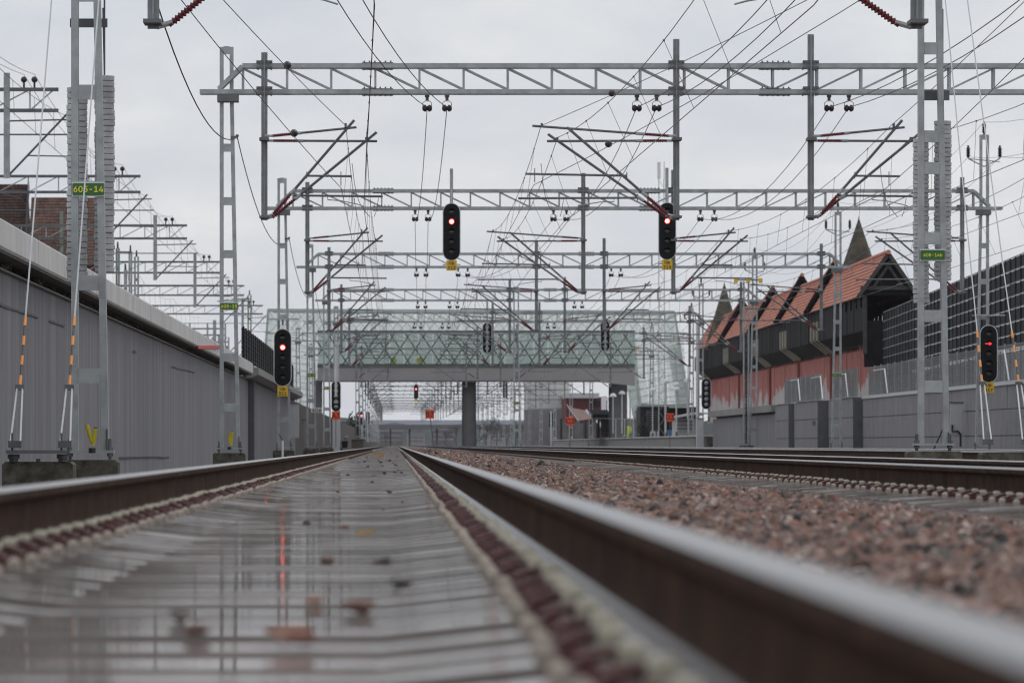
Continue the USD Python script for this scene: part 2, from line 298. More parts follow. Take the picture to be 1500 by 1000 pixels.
for xc, zc, tn in TRACKS:
    for s in (-1, 1):
        x = xc + s * 0.7495
        t = T('rail', f'{"polished" if s else ""} steel {sides[s]}-hand rail of the {tn}', 'rail', (x, 0, zc - 0.172))
        v, f = extrude_open(ring[8:] + ring[:1], YS, x, zc); mb = MB().add(v, f[:, ::-1])
        t.part('rail_web', mb, RAILB, smooth=35)
        for q in (-1, 1):
            v, f = extrude_open([(q * 0.016, -0.1435), (q * 0.030, -0.1505), (q * 0.074, -0.158), (q * 0.0765, -0.1605)], YS, x, zc); t.part('rail_foot_top', MB().add(v, f if q > 0 else f[:, ::-1]), RAILF, smooth=40)
        v, f = extrude_open(ring[1:8], YS, x, zc); mb = MB().add(v, f[:, ::-1])
        v2, f2 = extrude_open([ring[0], ring[1]], YS, x, zc); v3, f3 = extrude_open([ring[7], ring[8]], YS, x, zc)
        t.part('running_surface', mb, RAILT, smooth=50)
        t.part('head_side', MB().add(v2, f2[:, ::-1]).add(v3, f3[:, ::-1]), RAILB)

# one sleeper with its fastenings, then copies
def sleeper_body():
    top = [(-1.25, -0.20), (-1.0, -0.181), (-0.57, -0.181), (-0.33, -0.207), (0.33, -0.207), (0.57, -0.181), (1.0, -0.181), (1.25, -0.20)]
    mb = MB(); n = len(top); v = []
    for x, z in top:
        v += [(x, -0.15, -0.40), (x, -0.125, z - 0.012), (x, -0.113, z), (x, 0.113, z), (x, 0.125, z - 0.012), (x, 0.15, -0.40)]
    f = []
    for i in range(n - 1):
        for k in range(5): f.append([i * 6 + k, i * 6 + k + 1, (i + 1) * 6 + k + 1, (i + 1) * 6 + k])
    mb.add(v, np.array(f)[:, ::-1])
    for i, o in ((0, 1), (n - 1, 0)):
        r_ = [i * 6 + k for k in range(6)]; tri = [[r_[0], r_[k], r_[k + 1]] for k in range(1, 5)]
        mb.f.append(np.array(tri) if o else np.array(tri)[:, ::-1])
    return mb
def bevel_box(mb, c, d, b):
    c, d = V(*c), V(*d) / 2
    v = []
    for z, k in ((-d[2], 0), (d[2] - b, 0), (d[2], b)):
        v += [(c[0] - d[0] + k, c[1] - d[1] + k, c[2] + z), (c[0] + d[0] - k, c[1] - d[1] + k, c[2] + z), (c[0] + d[0] - k, c[1] + d[1] - k, c[2] + z), (c[0] - d[0] + k, c[1] + d[1] - k, c[2] + z)]
    f = [[i * 4 + k, i * 4 + (k + 1) % 4, i * 4 + 4 + (k + 1) % 4, i * 4 + 4 + k] for i in range(2) for k in range(4)] + [[8, 9, 10, 11]]
    return mb.add(v, f)
SL_LABEL = 'wet grey concrete sleeper with maroon rail clips under the {}'
def make_sleeper(loc, label, group):
    t = T('sleeper', label, 'sleeper', loc, group)
    t.part('concrete_body', sleeper_body(), SLEEP, local=True)
    for s in (-1, 1):
        for q in (-1, 1):
            cx = s * 0.7495
            mb = MB(); bevel_box(mb, (cx + q * 0.083, 0, -0.145), (0.042, 0.085, 0.035), 0.011)
            t.part('rail_insulator', mb, CREAM, local=True)
            mb = MB(); bevel_box(mb, (cx + q * 0.131, 0, -0.170), (0.050, 0.10, 0.022), 0.006)
            for w in (-0.036, 0.036):
                mb.tube([(cx + q * 0.106, w * 0.45, -0.143), (cx + q * 0.118, w, -0.142), (cx + q * 0.138, w * 1.2, -0.149), (cx + q * 0.153, w * 0.8, -0.155), (cx + q * 0.157, 0, -0.155)], 0.0075, 5)
            t.part('rail_clip', mb, CLIP, local=True)
            mb = MB(); bevel_box(mb, (cx + q * 0.178, 0, -0.170), (0.030, 0.06, 0.030), 0.01)
            t.part('clip_shoulder', mb, SHOULD, local=True)
        mb = MB(); mb.box((s * 0.7495 - 0.073, -0.11, -0.1805), (s * 0.7495 + 0.073, 0.11, -0.1725)); t.part('rail_pad', mb, BLACKP, local=True)
    return t
xc, zc, tn = TRACKS[0]
sl0 = make_sleeper((xc, 4.2, 0), SL_LABEL.format(tn), 'sleepers under the leftmost track')
for k in range(1, 170):
    sl0.copy((xc + rng.normal(0, 0.006), 4.2 + 0.65 * k + rng.normal(0, 0.008), rng.normal(0, 0.0022)), SL_LABEL.format(tn), 'sleepers under the leftmost track', rz=float(rng.normal(0, 0.25)))
xc, zc, tn = TRACKS[1]
for k in range(130):
    sl0.copy((xc + rng.normal(0, 0.006), 18.0 + 0.65 * k, zc + rng.normal(0, 0.002)), SL_LABEL.format(tn), 'sleepers under the second track', rz=float(rng.normal(0, 0.25)))
bodyv, bodyf = sleeper_body().get()
mb = MB()
for (xc, zc, tn), y0, y1 in ((TRACKS[0], 4.2 + 0.65 * 170, 400), (TRACKS[1], 18 + 0.65 * 130, 400), (TRACKS[2], 60, 400), (TRACKS[3], 100, 400)):
    for y in np.arange(y0, y1, 0.65): mb.add(bodyv + V(xc, y, zc + rng.normal(0, 0.002)), bodyf)
single('far_sleepers', mb, SLEEP, 'grey concrete sleepers receding under the far stretch of the four tracks', 'sleepers', kind='stuff')
mb = MB()
for (xc, zc, tn), y0, y1 in ((TRACKS[0], 4.2 + 0.65 * 170, 260), (TRACKS[1], 18 + 0.65 * 130, 260)):
    for y in np.arange(y0, y1, 0.65):
        for s in (-1, 1):
            for q in (-1, 1): mb.box((xc + s * 0.7495 + q * 0.064, y - 0.045, zc - 0.165), (xc + s * 0.7495 + q * 0.1, y + 0.045, zc - 0.13))
single('far_rail_insulators', mb, CREAM, 'cream rail insulators along the far stretch of the two nearest tracks', 'rail insulators', kind='stuff')
mb = MB()
for (xc, zc, tn), y0, y1 in ((TRACKS[0], 4.2 + 0.65 * 170, 260), (TRACKS[1], 18 + 0.65 * 130, 260)):
    for y in np.arange(y0, y1, 0.65):
        for s in (-1, 1):
            for q in (-1, 1): mb.box((xc + s * 0.7495 + q * 0.107, y - 0.055, zc - 0.178), (xc + s * 0.7495 + q * 0.158, y + 0.055, zc - 0.15))
single('far_rail_clips', mb, CLIP, 'maroon rail clips along the far stretch of the two nearest tracks', 'rail clips', kind='stuff')

# crushed-stone ballast
def stone(seed, size=1.0):
    r = np.random.default_rng(seed); p = r.normal(size=(11, 3)); p /= np.linalg.norm(p, axis=1, keepdims=True)
    p *= r.uniform(0.75, 1.1, (11, 1)) * V(1.15, 0.9, 0.7) * size
    return trimesh.convex.convex_hull(p)
inst = UsdGeom.PointInstancer.Define(stage, '/World/ballast_stones')
tag(inst.GetPrim(), 'reddish grey crushed stone ballast between the leftmost and second tracks', 'ballast', kind='stuff')
paths, SHAPES = [], 2
for i in range(len(STONES)):
    for j in range(SHAPES):
        h = stone(100 + i * 7 + j); p = f'/World/ballast_stones/stone_{i * SHAPES + j:03d}'
        usdkit.mesh(stage, p, (np.array(h.vertices), np.array(h.faces)), STONES[i]); paths.append(p)
inst.CreatePrototypesRel().SetTargets([Sdf.Path(p) for p in paths])
def bal_h(x, y):
    base = np.interp(x, [-1.2, 0.4, 0.9, 1.5, 2.2, 2.85, 3.35], [-0.22, -0.225, -0.215, -0.185, -0.195, -0.275, -0.285])
    return base + (meshkit.fbm(np.stack([x * 1.1, y * 0.7, 0 * x], -1), 3, 5) - 0.5) * 0.07
pos, sc = [], []
def scatter(y0, y1, x0, x1, dens, rad):
    n = int((y1 - y0) * (x1 - x0) * dens); x, y = rng.uniform(x0, x1, n), rng.uniform(y0, y1, n)
    thin = rng.random(n) > np.interp(x, [2.65, 2.9], [0, 0.85]); x, y = x[thin], y[thin]
    keep = x < 0.109 * y + 0.45; x, y = x[keep], y[keep]
    r = rng.lognormal(math.log(rad), 0.27, len(x))
    z = bal_h(x, y) + rng.uniform(-0.5, 0.45, len(x)) * r
    pos.append(np.stack([x, y, z], -1)); sc.append(r)
scatter(3, 34, 0.46, 3.35, 900, 0.0218)
scatter(34, 75, 0.46, 3.3, 640, 0.0228)
scatter(75, 150, 0.46, 3.3, 160, 0.036)
scatter(150, 330, 0.46, 3.3, 60, 0.05)
pos, sc = np.vstack(pos), np.concatenate(sc)
n = len(pos)
q = rng.normal(size=(n, 4)); q /= np.linalg.norm(q, axis=1, keepdims=True)
wts = np.array([0.2, 0.16, 0.18, 0.13, 0.1, 0.08, 0.06, 0.09])
inst.CreateProtoIndicesAttr(Vt.IntArray.FromNumpy((rng.choice(len(STONES), n, p=wts) * SHAPES + rng.integers(0, SHAPES, n)).astype(np.int32)))
inst.CreatePositionsAttr(Vt.Vec3fArray.FromNumpy(pos.astype(np.float32)))
inst.CreateScalesAttr(Vt.Vec3fArray.FromNumpy(np.repeat(sc[:, None], 3, 1).astype(np.float32)))
inst.CreateOrientationsAttr(Vt.QuathArray([Gf.Quath(float(a), float(b), float(c), float(d)) for a, b, c, d in q]))

# loose stones and scraps lying on the sleepers between the rails
xs0 = TRACKS[0][0]
loose = [(-0.9, 8.3), (-0.72, 9.0), (-0.68, 9.9), (-0.38, 9.3)]
SCR = [(520, 895, 0.05), (285, 925, 0.035), (425, 938, 0.055), (260, 908, 0.05), (700, 820, 0.03), (565, 822, 0.03), (615, 790, 0.03), (480, 820, 0.035), (460, 880, 0.03), (720, 855, 0.045), (600, 697, 0.04), (563, 693, 0.035), (536, 684, 0.03), (510, 695, 0.035), (525, 672, 0.04), (537, 670, 0.045), (538, 673, 0.04), (534, 676, 0.045),
       (526, 677, 0.04), (548, 667, 0.05), (555, 674, 0.04), (558, 677, 0.05), (567, 674, 0.045), (571, 675, 0.05), (575, 678, 0.04), (582, 669, 0.05), (584, 688, 0.035), (578, 691, 0.03), (547, 696, 0.03), (540, 683, 0.035), (560, 682, 0.04), (532, 668, 0.05), (596, 681, 0.05), (598, 693, 0.045), (590, 672, 0.05), (560, 664, 0.05), (573, 663, 0.05), (545, 705, 0.03), (495, 720, 0.03), (635, 720, 0.03), (590, 735, 0.03), (450, 765, 0.03), (505, 770, 0.03), (560, 745, 0.028)]
for k, (px, py, r) in enumerate(SCR):
    Z = (EYE + 0.2) * F / (py - HY); x = (px - VX) * Z / F
    if abs(x - xs0) > 0.5: x = xs0 + np.sign(x - xs0) * rng.uniform(0.3, 0.5)
    h = stone(900 + k, r * rng.uniform(0.55, 0.75)); v = np.array(h.vertices) * V(1.1, 1.1, 0.8); v += V(x, Z, -0.2075 - v[:, 2].min())
    single('loose_stone', (v, np.array(h.faces)), STONES[[0, 2, 5, 4, 3, 7][k % 6]], 'small dark stone lying loose on the wet sleepers between the nearest rails', 'stone', 'loose stones between the nearest rails')
mb = MB(); p = P(553, 668, 160); mb.cbox((p[0], 160, -0.165), (0.36, 0.12, 0.05)); mb.cbox((p[0] + 0.06, 160, -0.12), (0.18, 0.09, 0.04))
single('wooden_offcut', mb, WOODY, 'yellowish wooden offcut lying far down between the nearest rails', 'wood scrap')
mb = MB(); Z = (EYE + 0.205) * F / (779 - HY); mb.prism([(-0.032, -0.04), (0.028, -0.05), (0.035, 0.03), (-0.02, 0.045)], ((535 - VX) * Z / F, Z, -0.211), (1, 0, 0), (0, 1, 0), (0, 0, 0.012))
single('wood_chip', mb, WOODY, 'small blurred yellow wood chip on a wet sleeper in the foreground', 'wood scrap')

# ------------------------------------------------------------------ left retaining wall, parapet, louvred screen
t = T('retaining_wall', 'long dark grey ribbed retaining wall left of the tracks', 'wall', (-5.2, 40, -0.5))
def ribbed(y0, y1, z0, z1, x, pitch, d, out=1):
    ys = np.arange(y0, y1 + 1e-6, pitch); v, f = [], []
    for i, y in enumerate(ys):
        xx = x + (d if i % 2 else 0) * out
        v += [(xx, y, z0), (xx, y, z1)]
    for i in range(len(ys) - 1): f.append([2 * i, 2 * i + 2, 2 * i + 3, 2 * i + 1])
    return np.array(v), np.array(f)
y = 58.0
WALLTOP = 2.41
while y < 205:
    y1 = min(y + 7.4, 205)
    v, f = ribbed(y + 0.03, y1 - 0.03, -0.49, WALLTOP, -5.235, 0.13, 0.025)
    mb = MB().add(v, f); mb.box((-5.6, y + 0.03, -0.49), (-5.24, y1 - 0.03, WALLTOP))
    t.part('wall_panel', mb, WALLG); y = y1
mb = MB(); mb.box((-5.45, 58, WALLTOP + 0.002), (-5.15, 205, WALLTOP + 0.03)); t.part('wall_top_edge', mb, CONC)
def Zwall(px, x=-5.2): return x * F / (px - VX)
for cx0, cy0, cx1, cy1 in ((0, 446, 56, 465), (73, 470, 95, 477), (252, 537, 285, 545), (175, 671, 248, 669), (195, 515, 200, 515)):
    mb = MB(); pts = []
    k = 9
    for i in range(k):
        px = cx0 + (cx1 - cx0) * i / (k - 1); py = cy0 + (cy1 - cy0) * i / (k - 1) + rng.normal(0, 0.5); pts.append(P(px, py, Zwall(px, -5.2)))
    for a, b in zip(pts[:-1], pts[1:]):
        mb.bar(a, b, 0.004, 0.024 + rng.uniform(0, 0.02), up=(0, 0, 1))
    t.part('mortar_gap', mb, BLACKP)
mb = MB(); mb.box((-5.26, 205.1, -0.49), (-5.0, 206.6, 2.62)); t.part('pilaster', mb, WALLGD)
mb = MB(); mb.box((-5.22, 206.7, -0.49), (-5.1, 207.6, 2.62)); t.part('pilaster', mb, WALLGR)
y = 207.7
while y < 300:
    y1 = min(y + 11, 300); v, f = ribbed(y + 0.05, y1 - 0.05, -0.49, 2.45, -5.22, 0.16, 0.05)
    mb = MB().add(v, f); mb.box((-5.6, y + 0.05, -0.49), (-5.24, y1 - 0.05, 2.45)); t.part('wall_panel', mb, WALLG); y = y1
t = T('parapet', 'pale weathered concrete parapet slab along the top of the left wall', 'parapet', (-4.9, 40, 2.55))
y = 58.0
while y < 199:
    L = 3.55; y1 = min(y + L, 199.5); dx = rng.normal(0, 0.004)
    mb = MB(); mb.prism([(-5.25, 2.57), (-4.93, 2.57), (-4.90, 2.60), (-4.905 + dx, 2.925), (-4.93, 2.95), (-5.25, 2.95)], (0, y + 0.012, 0), (1, 0, 0), (0, 0, 1), (0, y1 - y - 0.024, 0))
    t.part('parapet_slab', mb, CONC_L)
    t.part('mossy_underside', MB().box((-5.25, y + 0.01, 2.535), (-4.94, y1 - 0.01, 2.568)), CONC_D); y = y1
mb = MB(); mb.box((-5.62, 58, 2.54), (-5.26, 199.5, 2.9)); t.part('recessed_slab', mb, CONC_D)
za, zb2 = -4.885 * F / (290 - VX), -4.885 * F / (322 - VX); mb = MB().bar(P(290, 508.5, za), P(322, 508.0, zb2), 0.02, 0.085, up=(0, 0, 1)); t.part('red_strip', mb, REDGLOW, label='streak of red glow, shaped as a solid bar, on the far end of the parapet')  # solid red bar stands in for a streak of red light
mb = MB()
for k in range(420):
    yy = rng.uniform(60, 199); hgt = rng.uniform(0.02, 0.08); mb.bar((-5.13 + rng.uniform(-0.05, 0.05), yy, WALLTOP + 0.03), (-5.12 + rng.uniform(-0.04, 0.06), yy + rng.normal(0, 0.05), WALLTOP + 0.03 + hgt), 0.012)
single('wall_top_weeds', mb, CONC_D, 'dark moss and dead weeds in the gap under the left parapet', 'weeds', kind='stuff')
t = T('far_parapet', 'lower concrete parapet beam continuing past the louvred screen on the left', 'parapet', (-4.9, 199.8, 2.4))
mb = MB(); mb.prism([(-5.3, 2.44), (-5.0, 2.44), (-4.72, 2.56), (-4.72, 2.80), (-5.3, 2.80)], (0, 199.8, 0), (1, 0, 0), (0, 0, 1), (0, 96, 0)); t.part('beam', mb, CONC)
mb = MB(); mb.box((-5.3, 199.8, 2.802), (-4.85, 295.8, 2.86)); t.part('coping', mb, CONC_L)
t = T('louvred_noise_screen', 'dark louvred noise screen standing on the left wall beside the mast', 'noise screen', (-5.1, 190, 2.86))
for k in range(30):
    y0 = 194 + k * 3.2
    for r in range(8):
        z0 = 2.9 + r * 0.148 * 1.0
        mb = MB(); mb.box((-5.16, y0 + 0.04, z0), (-5.08, y0 + 3.16, z0 + 0.125)); t.part('louvre_panel', mb, SCREENL)
    mb = MB(); mb.box((-5.12, y0 - 0.04, 2.86), (-5.05, y0 + 0.04, 4.1)); t.part('screen_post', mb, BLACKS)

# ------------------------------------------------------------------ right stepped wall, mesh fence, black screen
steps = [(19.8, 95, 243.6), (19.4, 243.6, 257.5), (18.92, 257.5, 272.7), (18.66, 272.7, 282.5)]
t = T('stepped_noise_wall', 'long mid grey stepped noise wall right of the tracks', 'wall', (19.8, 95, -0.5))
def wtop(Z): return np.interp(Z, [95, 188, 243.6, 282.5], [2.05, 2.13, 2.13, 2.05])
for i, (x, y0, y1) in enumerate(steps):
    ys = np.arange(y0, y1 - 0.5, 4.8)
    for a in ys:
        b = min(a + 4.8, y1); zt = float(wtop((a + b) / 2))
        zl = [-0.49, 0.42, 1.28, zt]
        for z0, z1 in zip(zl[:-1], zl[1:]):
            v, f = ribbed(a + 0.025, b - 0.025, z0 + 0.012, z1 - 0.012 * (z1 < zt), x + rng.normal(0, 0.006), 0.16, 0.02, -1); mb = MB().add(v, f[:, ::-1]); mb.box((x + 0.03, a + 0.025, z0 + 0.012), (x + 0.5, b - 0.025, z1 - 0.012 * (z1 < zt)))
            t.part('wall_block', mb, WALLGR)
        t.part('wall_core', MB().box((x + 0.06, a - 0.01, -0.49), (x + 0.45, b + 0.01, zt - 0.02)), WALLGD)
    if i < 3:
        mb = MB(); mb.box((steps[i + 1][0] - 0.02, y1 - 0.06, -0.49), (x + 0.3, y1 - 0.005, float(wtop(y1)))); t.part('wall_return', mb, WALLGD)
    mb = MB(); mb.box((x - 0.07, y0, float(wtop(y0)) + 0.003), (x + 0.25, y1 - 0.06, float(wtop(y1)) + 0.045)); t.part('wall_cap', mb, STEEL_L)
mb = MB(); mb.box((18.86, 259, 1.05), (18.95, 260.6, 1.2)); t.part('vent_box', mb, WALLGD)
t = T('old_wall', 'weathered concrete wall with overhanging slab at the far right end', 'wall', (18.6, 282.6, -0.5))
for k in range(8):
    y0 = 282.6 + k * 7; mb = MB(); mb.box((18.7, y0, -0.49), (19.1, y0 + 6.9, 1.62)); t.part('wall_panel', mb, WALLG if k % 3 else WALLGR)
mb = MB(); mb.box((18.45, 282.6, 1.74), (19.1, 339, 2.08)); t.part('overhanging_slab', mb, CONC)
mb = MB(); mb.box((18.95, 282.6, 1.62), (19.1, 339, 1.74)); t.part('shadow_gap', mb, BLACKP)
t = T('wall_mesh_fence', 'pale mesh fence with posts on top of the stepped grey wall', 'fence', (20, 130, 2.1))
def fence_run(x, y0, y1, hgt, z0):
    ys = np.arange(y0, y1, 3.2)
    for a in ys:
        b = min(a + 3.2, y1)
        mb = MB()
        nb = 16
        for k in range(nb):
            z = z0 + 0.08 + (hgt - 0.12) * k / (nb - 1); mb.box((x - 0.010, a, z - 0.010), (x + 0.010, b, z + 0.010))
        for yy in np.arange(a + 0.2, b, 0.2): mb.box((x - 0.006, yy - 0.01, z0 + 0.05), (x + 0.006, yy + 0.01, z0 + hgt))
        t.part('mesh_panel', mb, MESHF)
        mb = MB(); mb.box((x - 0.025, a - 0.025, z0), (x + 0.025, a + 0.025, z0 + hgt + 0.04)); t.part('fence_post', mb, STEEL)
fence_run(20.0, 128, 243, 1.25, 2.14); fence_run(19.6, 244, 257, 1.25, 2.12); fence_run(19.1, 258, 282, 1.2, 2.1)
for px, x in ((1242, 19.35), (1300, 19.7), (1172, 18.6), (1205, 18.9), (1478, 19.7)):
    Z = x * F / (px - VX); z0 = float(wtop(Z)) + 0.05
    mb = MB(); mb.bar((x, Z, z0), (x + 0.02, Z + 1.6, z0 + 1.0), 0.042); mb.bar((x + 0.02, Z + 1.6, z0 + 1.0), (x + 0.02, Z + 7, z0 + 1.0), 0.035)
    t.part('white_brace', mb, WHT)
t = T('black_noise_screen', 'tall black noise screen with a pale grid at the right edge', 'noise screen', (25.4, 300, 1.9))
A0, A1 = V(25.5, 300, 0), V(22.0, 186, 0); Ls = np.linalg.norm(A1 - A0); dv = (A1 - A0) / Ls; nv = V(-abs(dv[1]), dv[0] * 0, 0); nv = V(dv[1], -dv[0], 0)
ncol = 46; zb, zt = 3.7, 7.0; nrow = 7
for c in range(ncol):
    a, b = A0 + dv * Ls * c / ncol, A0 + dv * Ls * (c + 1) / ncol
    for r in range(nrow):
        z0, z1 = zb + (zt - zb) * r / nrow, zb + (zt - zb) * (r + 1) / nrow
        m = (a + b) / 2; jit = rng.normal(0, 0.008)
        t.part('screen_panel', MB().bar(a + dv * 0.06 + nv * jit + V(0, 0, (z0 + z1) / 2), b - dv * 0.06 + nv * jit + V(0, 0, (z0 + z1) / 2), 0.06, z1 - z0 - 0.05, up=(0, 0, 1)), SCREENP)
    t.part('screen_post', MB().bar(a + V(-0.05, -0.02, zb - 1.8), a + V(-0.05, -0.02, zt), 0.05, 0.05), SCREENG)
for r in range(nrow + 1):
    z = zb + (zt - zb) * r / nrow; off = nv * 0.06 * (1 if (nv[0] < 0) else -1)
    t.part('screen_rail', MB().bar(A0 + off + V(0, 0, z), A1 + off + V(0, 0, z), 0.03, 0.035, up=(0, 0, 1)), RAILG if r else SCREENL)
mb = MB()
for k in range(14):
    a, b = A0 + dv * (Ls * k / 14 + 0.3), A0 + dv * (Ls * (k + 1) / 14 - 0.3); mb.bar(a + V(0.1, 0, 2.7), b + V(0.1, 0, 2.7), 0.2, 1.7, up=(0, 0, 1))
t.part('plinth_panels', mb, CONC)

# ------------------------------------------------------------------ gantries over the tracks
ZT, ZB = 8.13, 7.58
CH = 0.098
BATT = [0.91, 1.97, 3.05, 4.15, 5.27, 6.4]
POSTS = [(-2.75, 8.40, 1), (5.95, 8.68, -1), (8.79, 8.78, 1), (17.9, 8.55, -1)]
def mast_parts(t, Y, xo, s, top, wt=0.29, wb=0.43, name='leg', battens=BATT, ytop=7.6, plate=True, z0=0.0):
    """A built-up mast: an upright channel at xo (outer side), one that leans out below on the inner side (direction s), battens between."""
    c = 0.08; d = 0.2
    mb = MB(); mb.box((xo, Y - d / 2, z0 + 0.06), (xo + s * c, Y + d / 2, top))
    def xi(z): return xo + s * (np.interp(z, [0.06, ytop], [wb, wt]) - c / 2)
    mb.bar((xi(0.06), Y, z0 + 0.06), (xi(ytop), Y, ytop), c, d); mb.bar((xi(ytop), Y, ytop - 0.01), (xi(top), Y, top), c, d)
    leg = t.part(name, mb, STEEL)
    for z in list(battens) + [top - 0.07]:
        mb = MB(); h = 0.17
        mb.box((xo + s * (c + 0.001), Y - d / 2 - 0.006, z - h / 2), (xi(z) - s * (c / 2 + 0.001), Y - d / 2 + 0.03, z + h / 2))
        t.part('batten', mb, STEEL, parent=leg)
    if plate:
        lo, hi = sorted((xo - s * 0.07, xi(0.06) + s * 0.1))
        t.part('base_plate', MB().box((lo, Y - 0.16, z0 + 0.025), (hi, Y + 0.16, z0 + 0.058)), STEEL)
        for x in (lo + 0.05, hi - 0.05):
            for yy in (Y - 0.12, Y + 0.12):
                t.part('anchor_bolt', MB().lathe([(-0.05, 0.014), (-0.013, 0.014), (-0.012, 0.032), (0.023, 0.032), (0.024, 0.014), (0.059, 0.014), (0.06, 0.032), (0.095, 0.032), (0.096, 0.014), (0.19, 0.014)], (x, yy, z0), (0, 0, 1), 6), STEEL_D)
        t.part('earth_stud', MB().tube([(hi - 0.08, Y - 0.13, 0.06), (hi - 0.08, Y - 0.13, 0.3)], 0.012, 6), STEEL_D)
    return leg
def gantry(label, Z, XL=-3.70, XR=18.77, posts=POSTS, detail=True, ztop_r=9.9, name='overhead_line_gantry', group='gantries spanning the tracks', ins=True):
    t = T(name, label, 'gantry', (0, Z, 0), group)
    mid = (XL + XR) / 2
    lx0, lx1 = XL + 0.48, XR - 0.48
    for yo in ((-0.19, 0.19) if detail else (0,)):
        Y = Z + yo
        t.part('top_chord', MB().bar((lx0, Y, ZT), (lx1, Y, ZT), CH, CH, up=(0, 0, 1)), STEEL)
        t.part('bottom_chord', MB().bar((XL - 0.42, Y, ZB), (XR + 0.42, Y, ZB), CH, CH, up=(0, 0, 1)), STEEL)
        for a, b in ((lx0, XL - 0.02), (lx1, XR + 0.02)):
            t.part('end_brace', MB().bar((a, Y, ZT - 0.01), (b, Y, ZB + 0.06), CH - 0.004, CH - 0.004), STEEL)
    n = int(round((lx1 - lx0) / 0.945)); xs = np.linspace(lx0 + 0.01, lx1 - 0.01, n + 1)
    for i, x in enumerate(xs):
        mb = MB()
        for yo in (-0.19, 0.19): mb.bar((x, Z + yo, ZB + 0.05), (x, Z + yo, ZT - 0.05), 0.045, 0.03)
        if detail: mb.bar((x, Z - 0.15, ZB), (x, Z + 0.15, ZB), 0.035, 0.035); mb.bar((x, Z - 0.15, ZT), (x, Z + 0.15, ZT), 0.035, 0.035)
        t.part('vertical_strut', mb, STEEL)
    for i in range(n):
        mb = MB(); a, b = (xs[i], xs[i + 1]) if (xs[i] + xs[i + 1]) / 2 < mid + 0.4 else (xs[i + 1], xs[i])
        for yo in (-0.165, 0.165): mb.bar((a, Z + yo, ZT - 0.05), (b, Z + yo, ZB + 0.05), 0.036, 0.03)
        t.part('diagonal_strut', mb, STEEL)
    for x in (-0.36, 8.05):
        for z in (ZT, ZB):
            mb = MB(); mb.box((x - 0.33, Z - 0.25, z - 0.065), (x + 0.33, Z + 0.25, z - 0.0555)); mb.box((x - 0.33, Z - 0.25, z + 0.0555), (x + 0.33, Z + 0.25, z + 0.065))
            for k in range(6):
                for dz in (-0.085, 0.085): mb.lathe([(0, 0.02), (0.03, 0.02)], (x - 0.28 + k * 0.112, Z - 0.22, z + dz - 0.015), (0, 0, 1), 6)
            t.part('splice_plate', mb, STEEL_D)
    for x, top, s in posts:
        mb = MB(); mb.box((x - 0.066, Z - 0.34, 4.86), (x + 0.066, Z - 0.255, top)); mb.box((x - 0.012, Z - 0.42, 4.86), (x + 0.012, Z - 0.345, top))
        post = t.part('drop_post', mb, STEEL_M)
        for z in (ZT, ZB):
            mb = MB(); mb.box((x - 0.17, Z - 0.36, z - 0.09), (x + 0.17, Z - 0.33, z - 0.03)); mb.box((x - 0.17, Z - 0.36, z + 0.04), (x + 0.17, Z - 0.33, z + 0.1))
            for dx in (-0.14, 0.14): mb.bar((x + dx, Z - 0.4, z - 0.06), (x + dx, Z + 0.2, z - 0.06), 0.025); mb.bar((x + dx, Z - 0.4, z + 0.07), (x + dx, Z + 0.2, z + 0.07), 0.025)
            t.part('post_clamp', mb, STEEL_D, parent=post)
        mb = MB(); mb.box((x - 0.10, Z - 0.72, 4.90), (x + 0.10, Z - 0.2, 4.945)); t.part('foot_bracket', mb, STEEL_D, parent=post); t.part('top_bracket', MB().box((x - 0.10, Z - 0.72, 6.53), (x + 0.10, Z - 0.2, 6.59)), STEEL_D, parent=post)
    for xo, s, top in ((XL, 1, 8.53), (XR, -1, ztop_r)):
        leg = mast_parts(t, Z, xo, s, top)
        mb = MB(); lo, hi = sorted((xo - s * 0.05, xo + s * 0.40)); mb.box((lo, Z - 0.26, ZB - 0.21), (hi, Z + 0.26, ZB - 0.06)); t.part('beam_seat', mb, STEEL_D, parent=leg)
    x = XR - 0.15
    mb = MB(); mb.bar((x - 0.5, Z, 9.15), (x, Z, 8.9), 0.03); mb.bar((x + 0.5, Z, 9.15), (x, Z, 8.9), 0.03); mb.bar((x - 0.5, Z, 9.15), (x + 0.5, Z, 9.05), 0.025); t.part('feeder_bracket', mb, STEEL_D)
    for dx, z in ((-0.5, 9.17), (0, 9.92), (0.5, 9.17)):
        t.part('feeder_insulator', MB().lathe([(0, 0.03)] + [(0.05 + 0.035 * k, 0.075 if k % 2 else 0.04) for k in range(9)] + [(0.4, 0.03)], (x + dx, Z, z), (0, 0, 1), 10), DARKI)
    return t
ORD = ['nearest', 'second', 'third', 'fourth', 'fifth', 'sixth', 'seventh', 'eighth']
GZ = [66, 122, 182, 242, 298, 350]
GL = ['steel portal nearest the camera, its beam above the picture and its counterweights beside plate 605-14',
      'nearest steel portal whose beam is in view, its leg carrying plate 605-15',
      'steel lattice portal carrying the red signals Up 313 and Up 315',
      'steel lattice portal just behind the red signals, lower and smaller than theirs',
      'steel lattice portal whose beam runs just above the roof line of the glass station hall',
      'steel lattice portal whose beam crosses in front of the pale glass roof']
g0 = gantry(GL[0], GZ[0])
for z, l in zip(GZ[1:], GL[1:]): g0.copy((0, z, 0), l)
gw = gantry('wide steel portal whose beam is the upper of two across the bridge truss', 414, XL=-7.1, XR=21.5, name='wide_overhead_line_gantry')
gw.copy((0, 478, 0), 'wide steel portal whose beam is the lower of two across the bridge truss')
gf = gantry('distant steel portal seen under the bridge, nearest of those behind it', 545, detail=False, name='distant_gantry', group='distant gantries behind the bridge')
for i in range(1, 13): gf.copy((0, 545 + 62 * i, 0), 'distant faint steel portal, one of the row receding under the glass bridge', None)

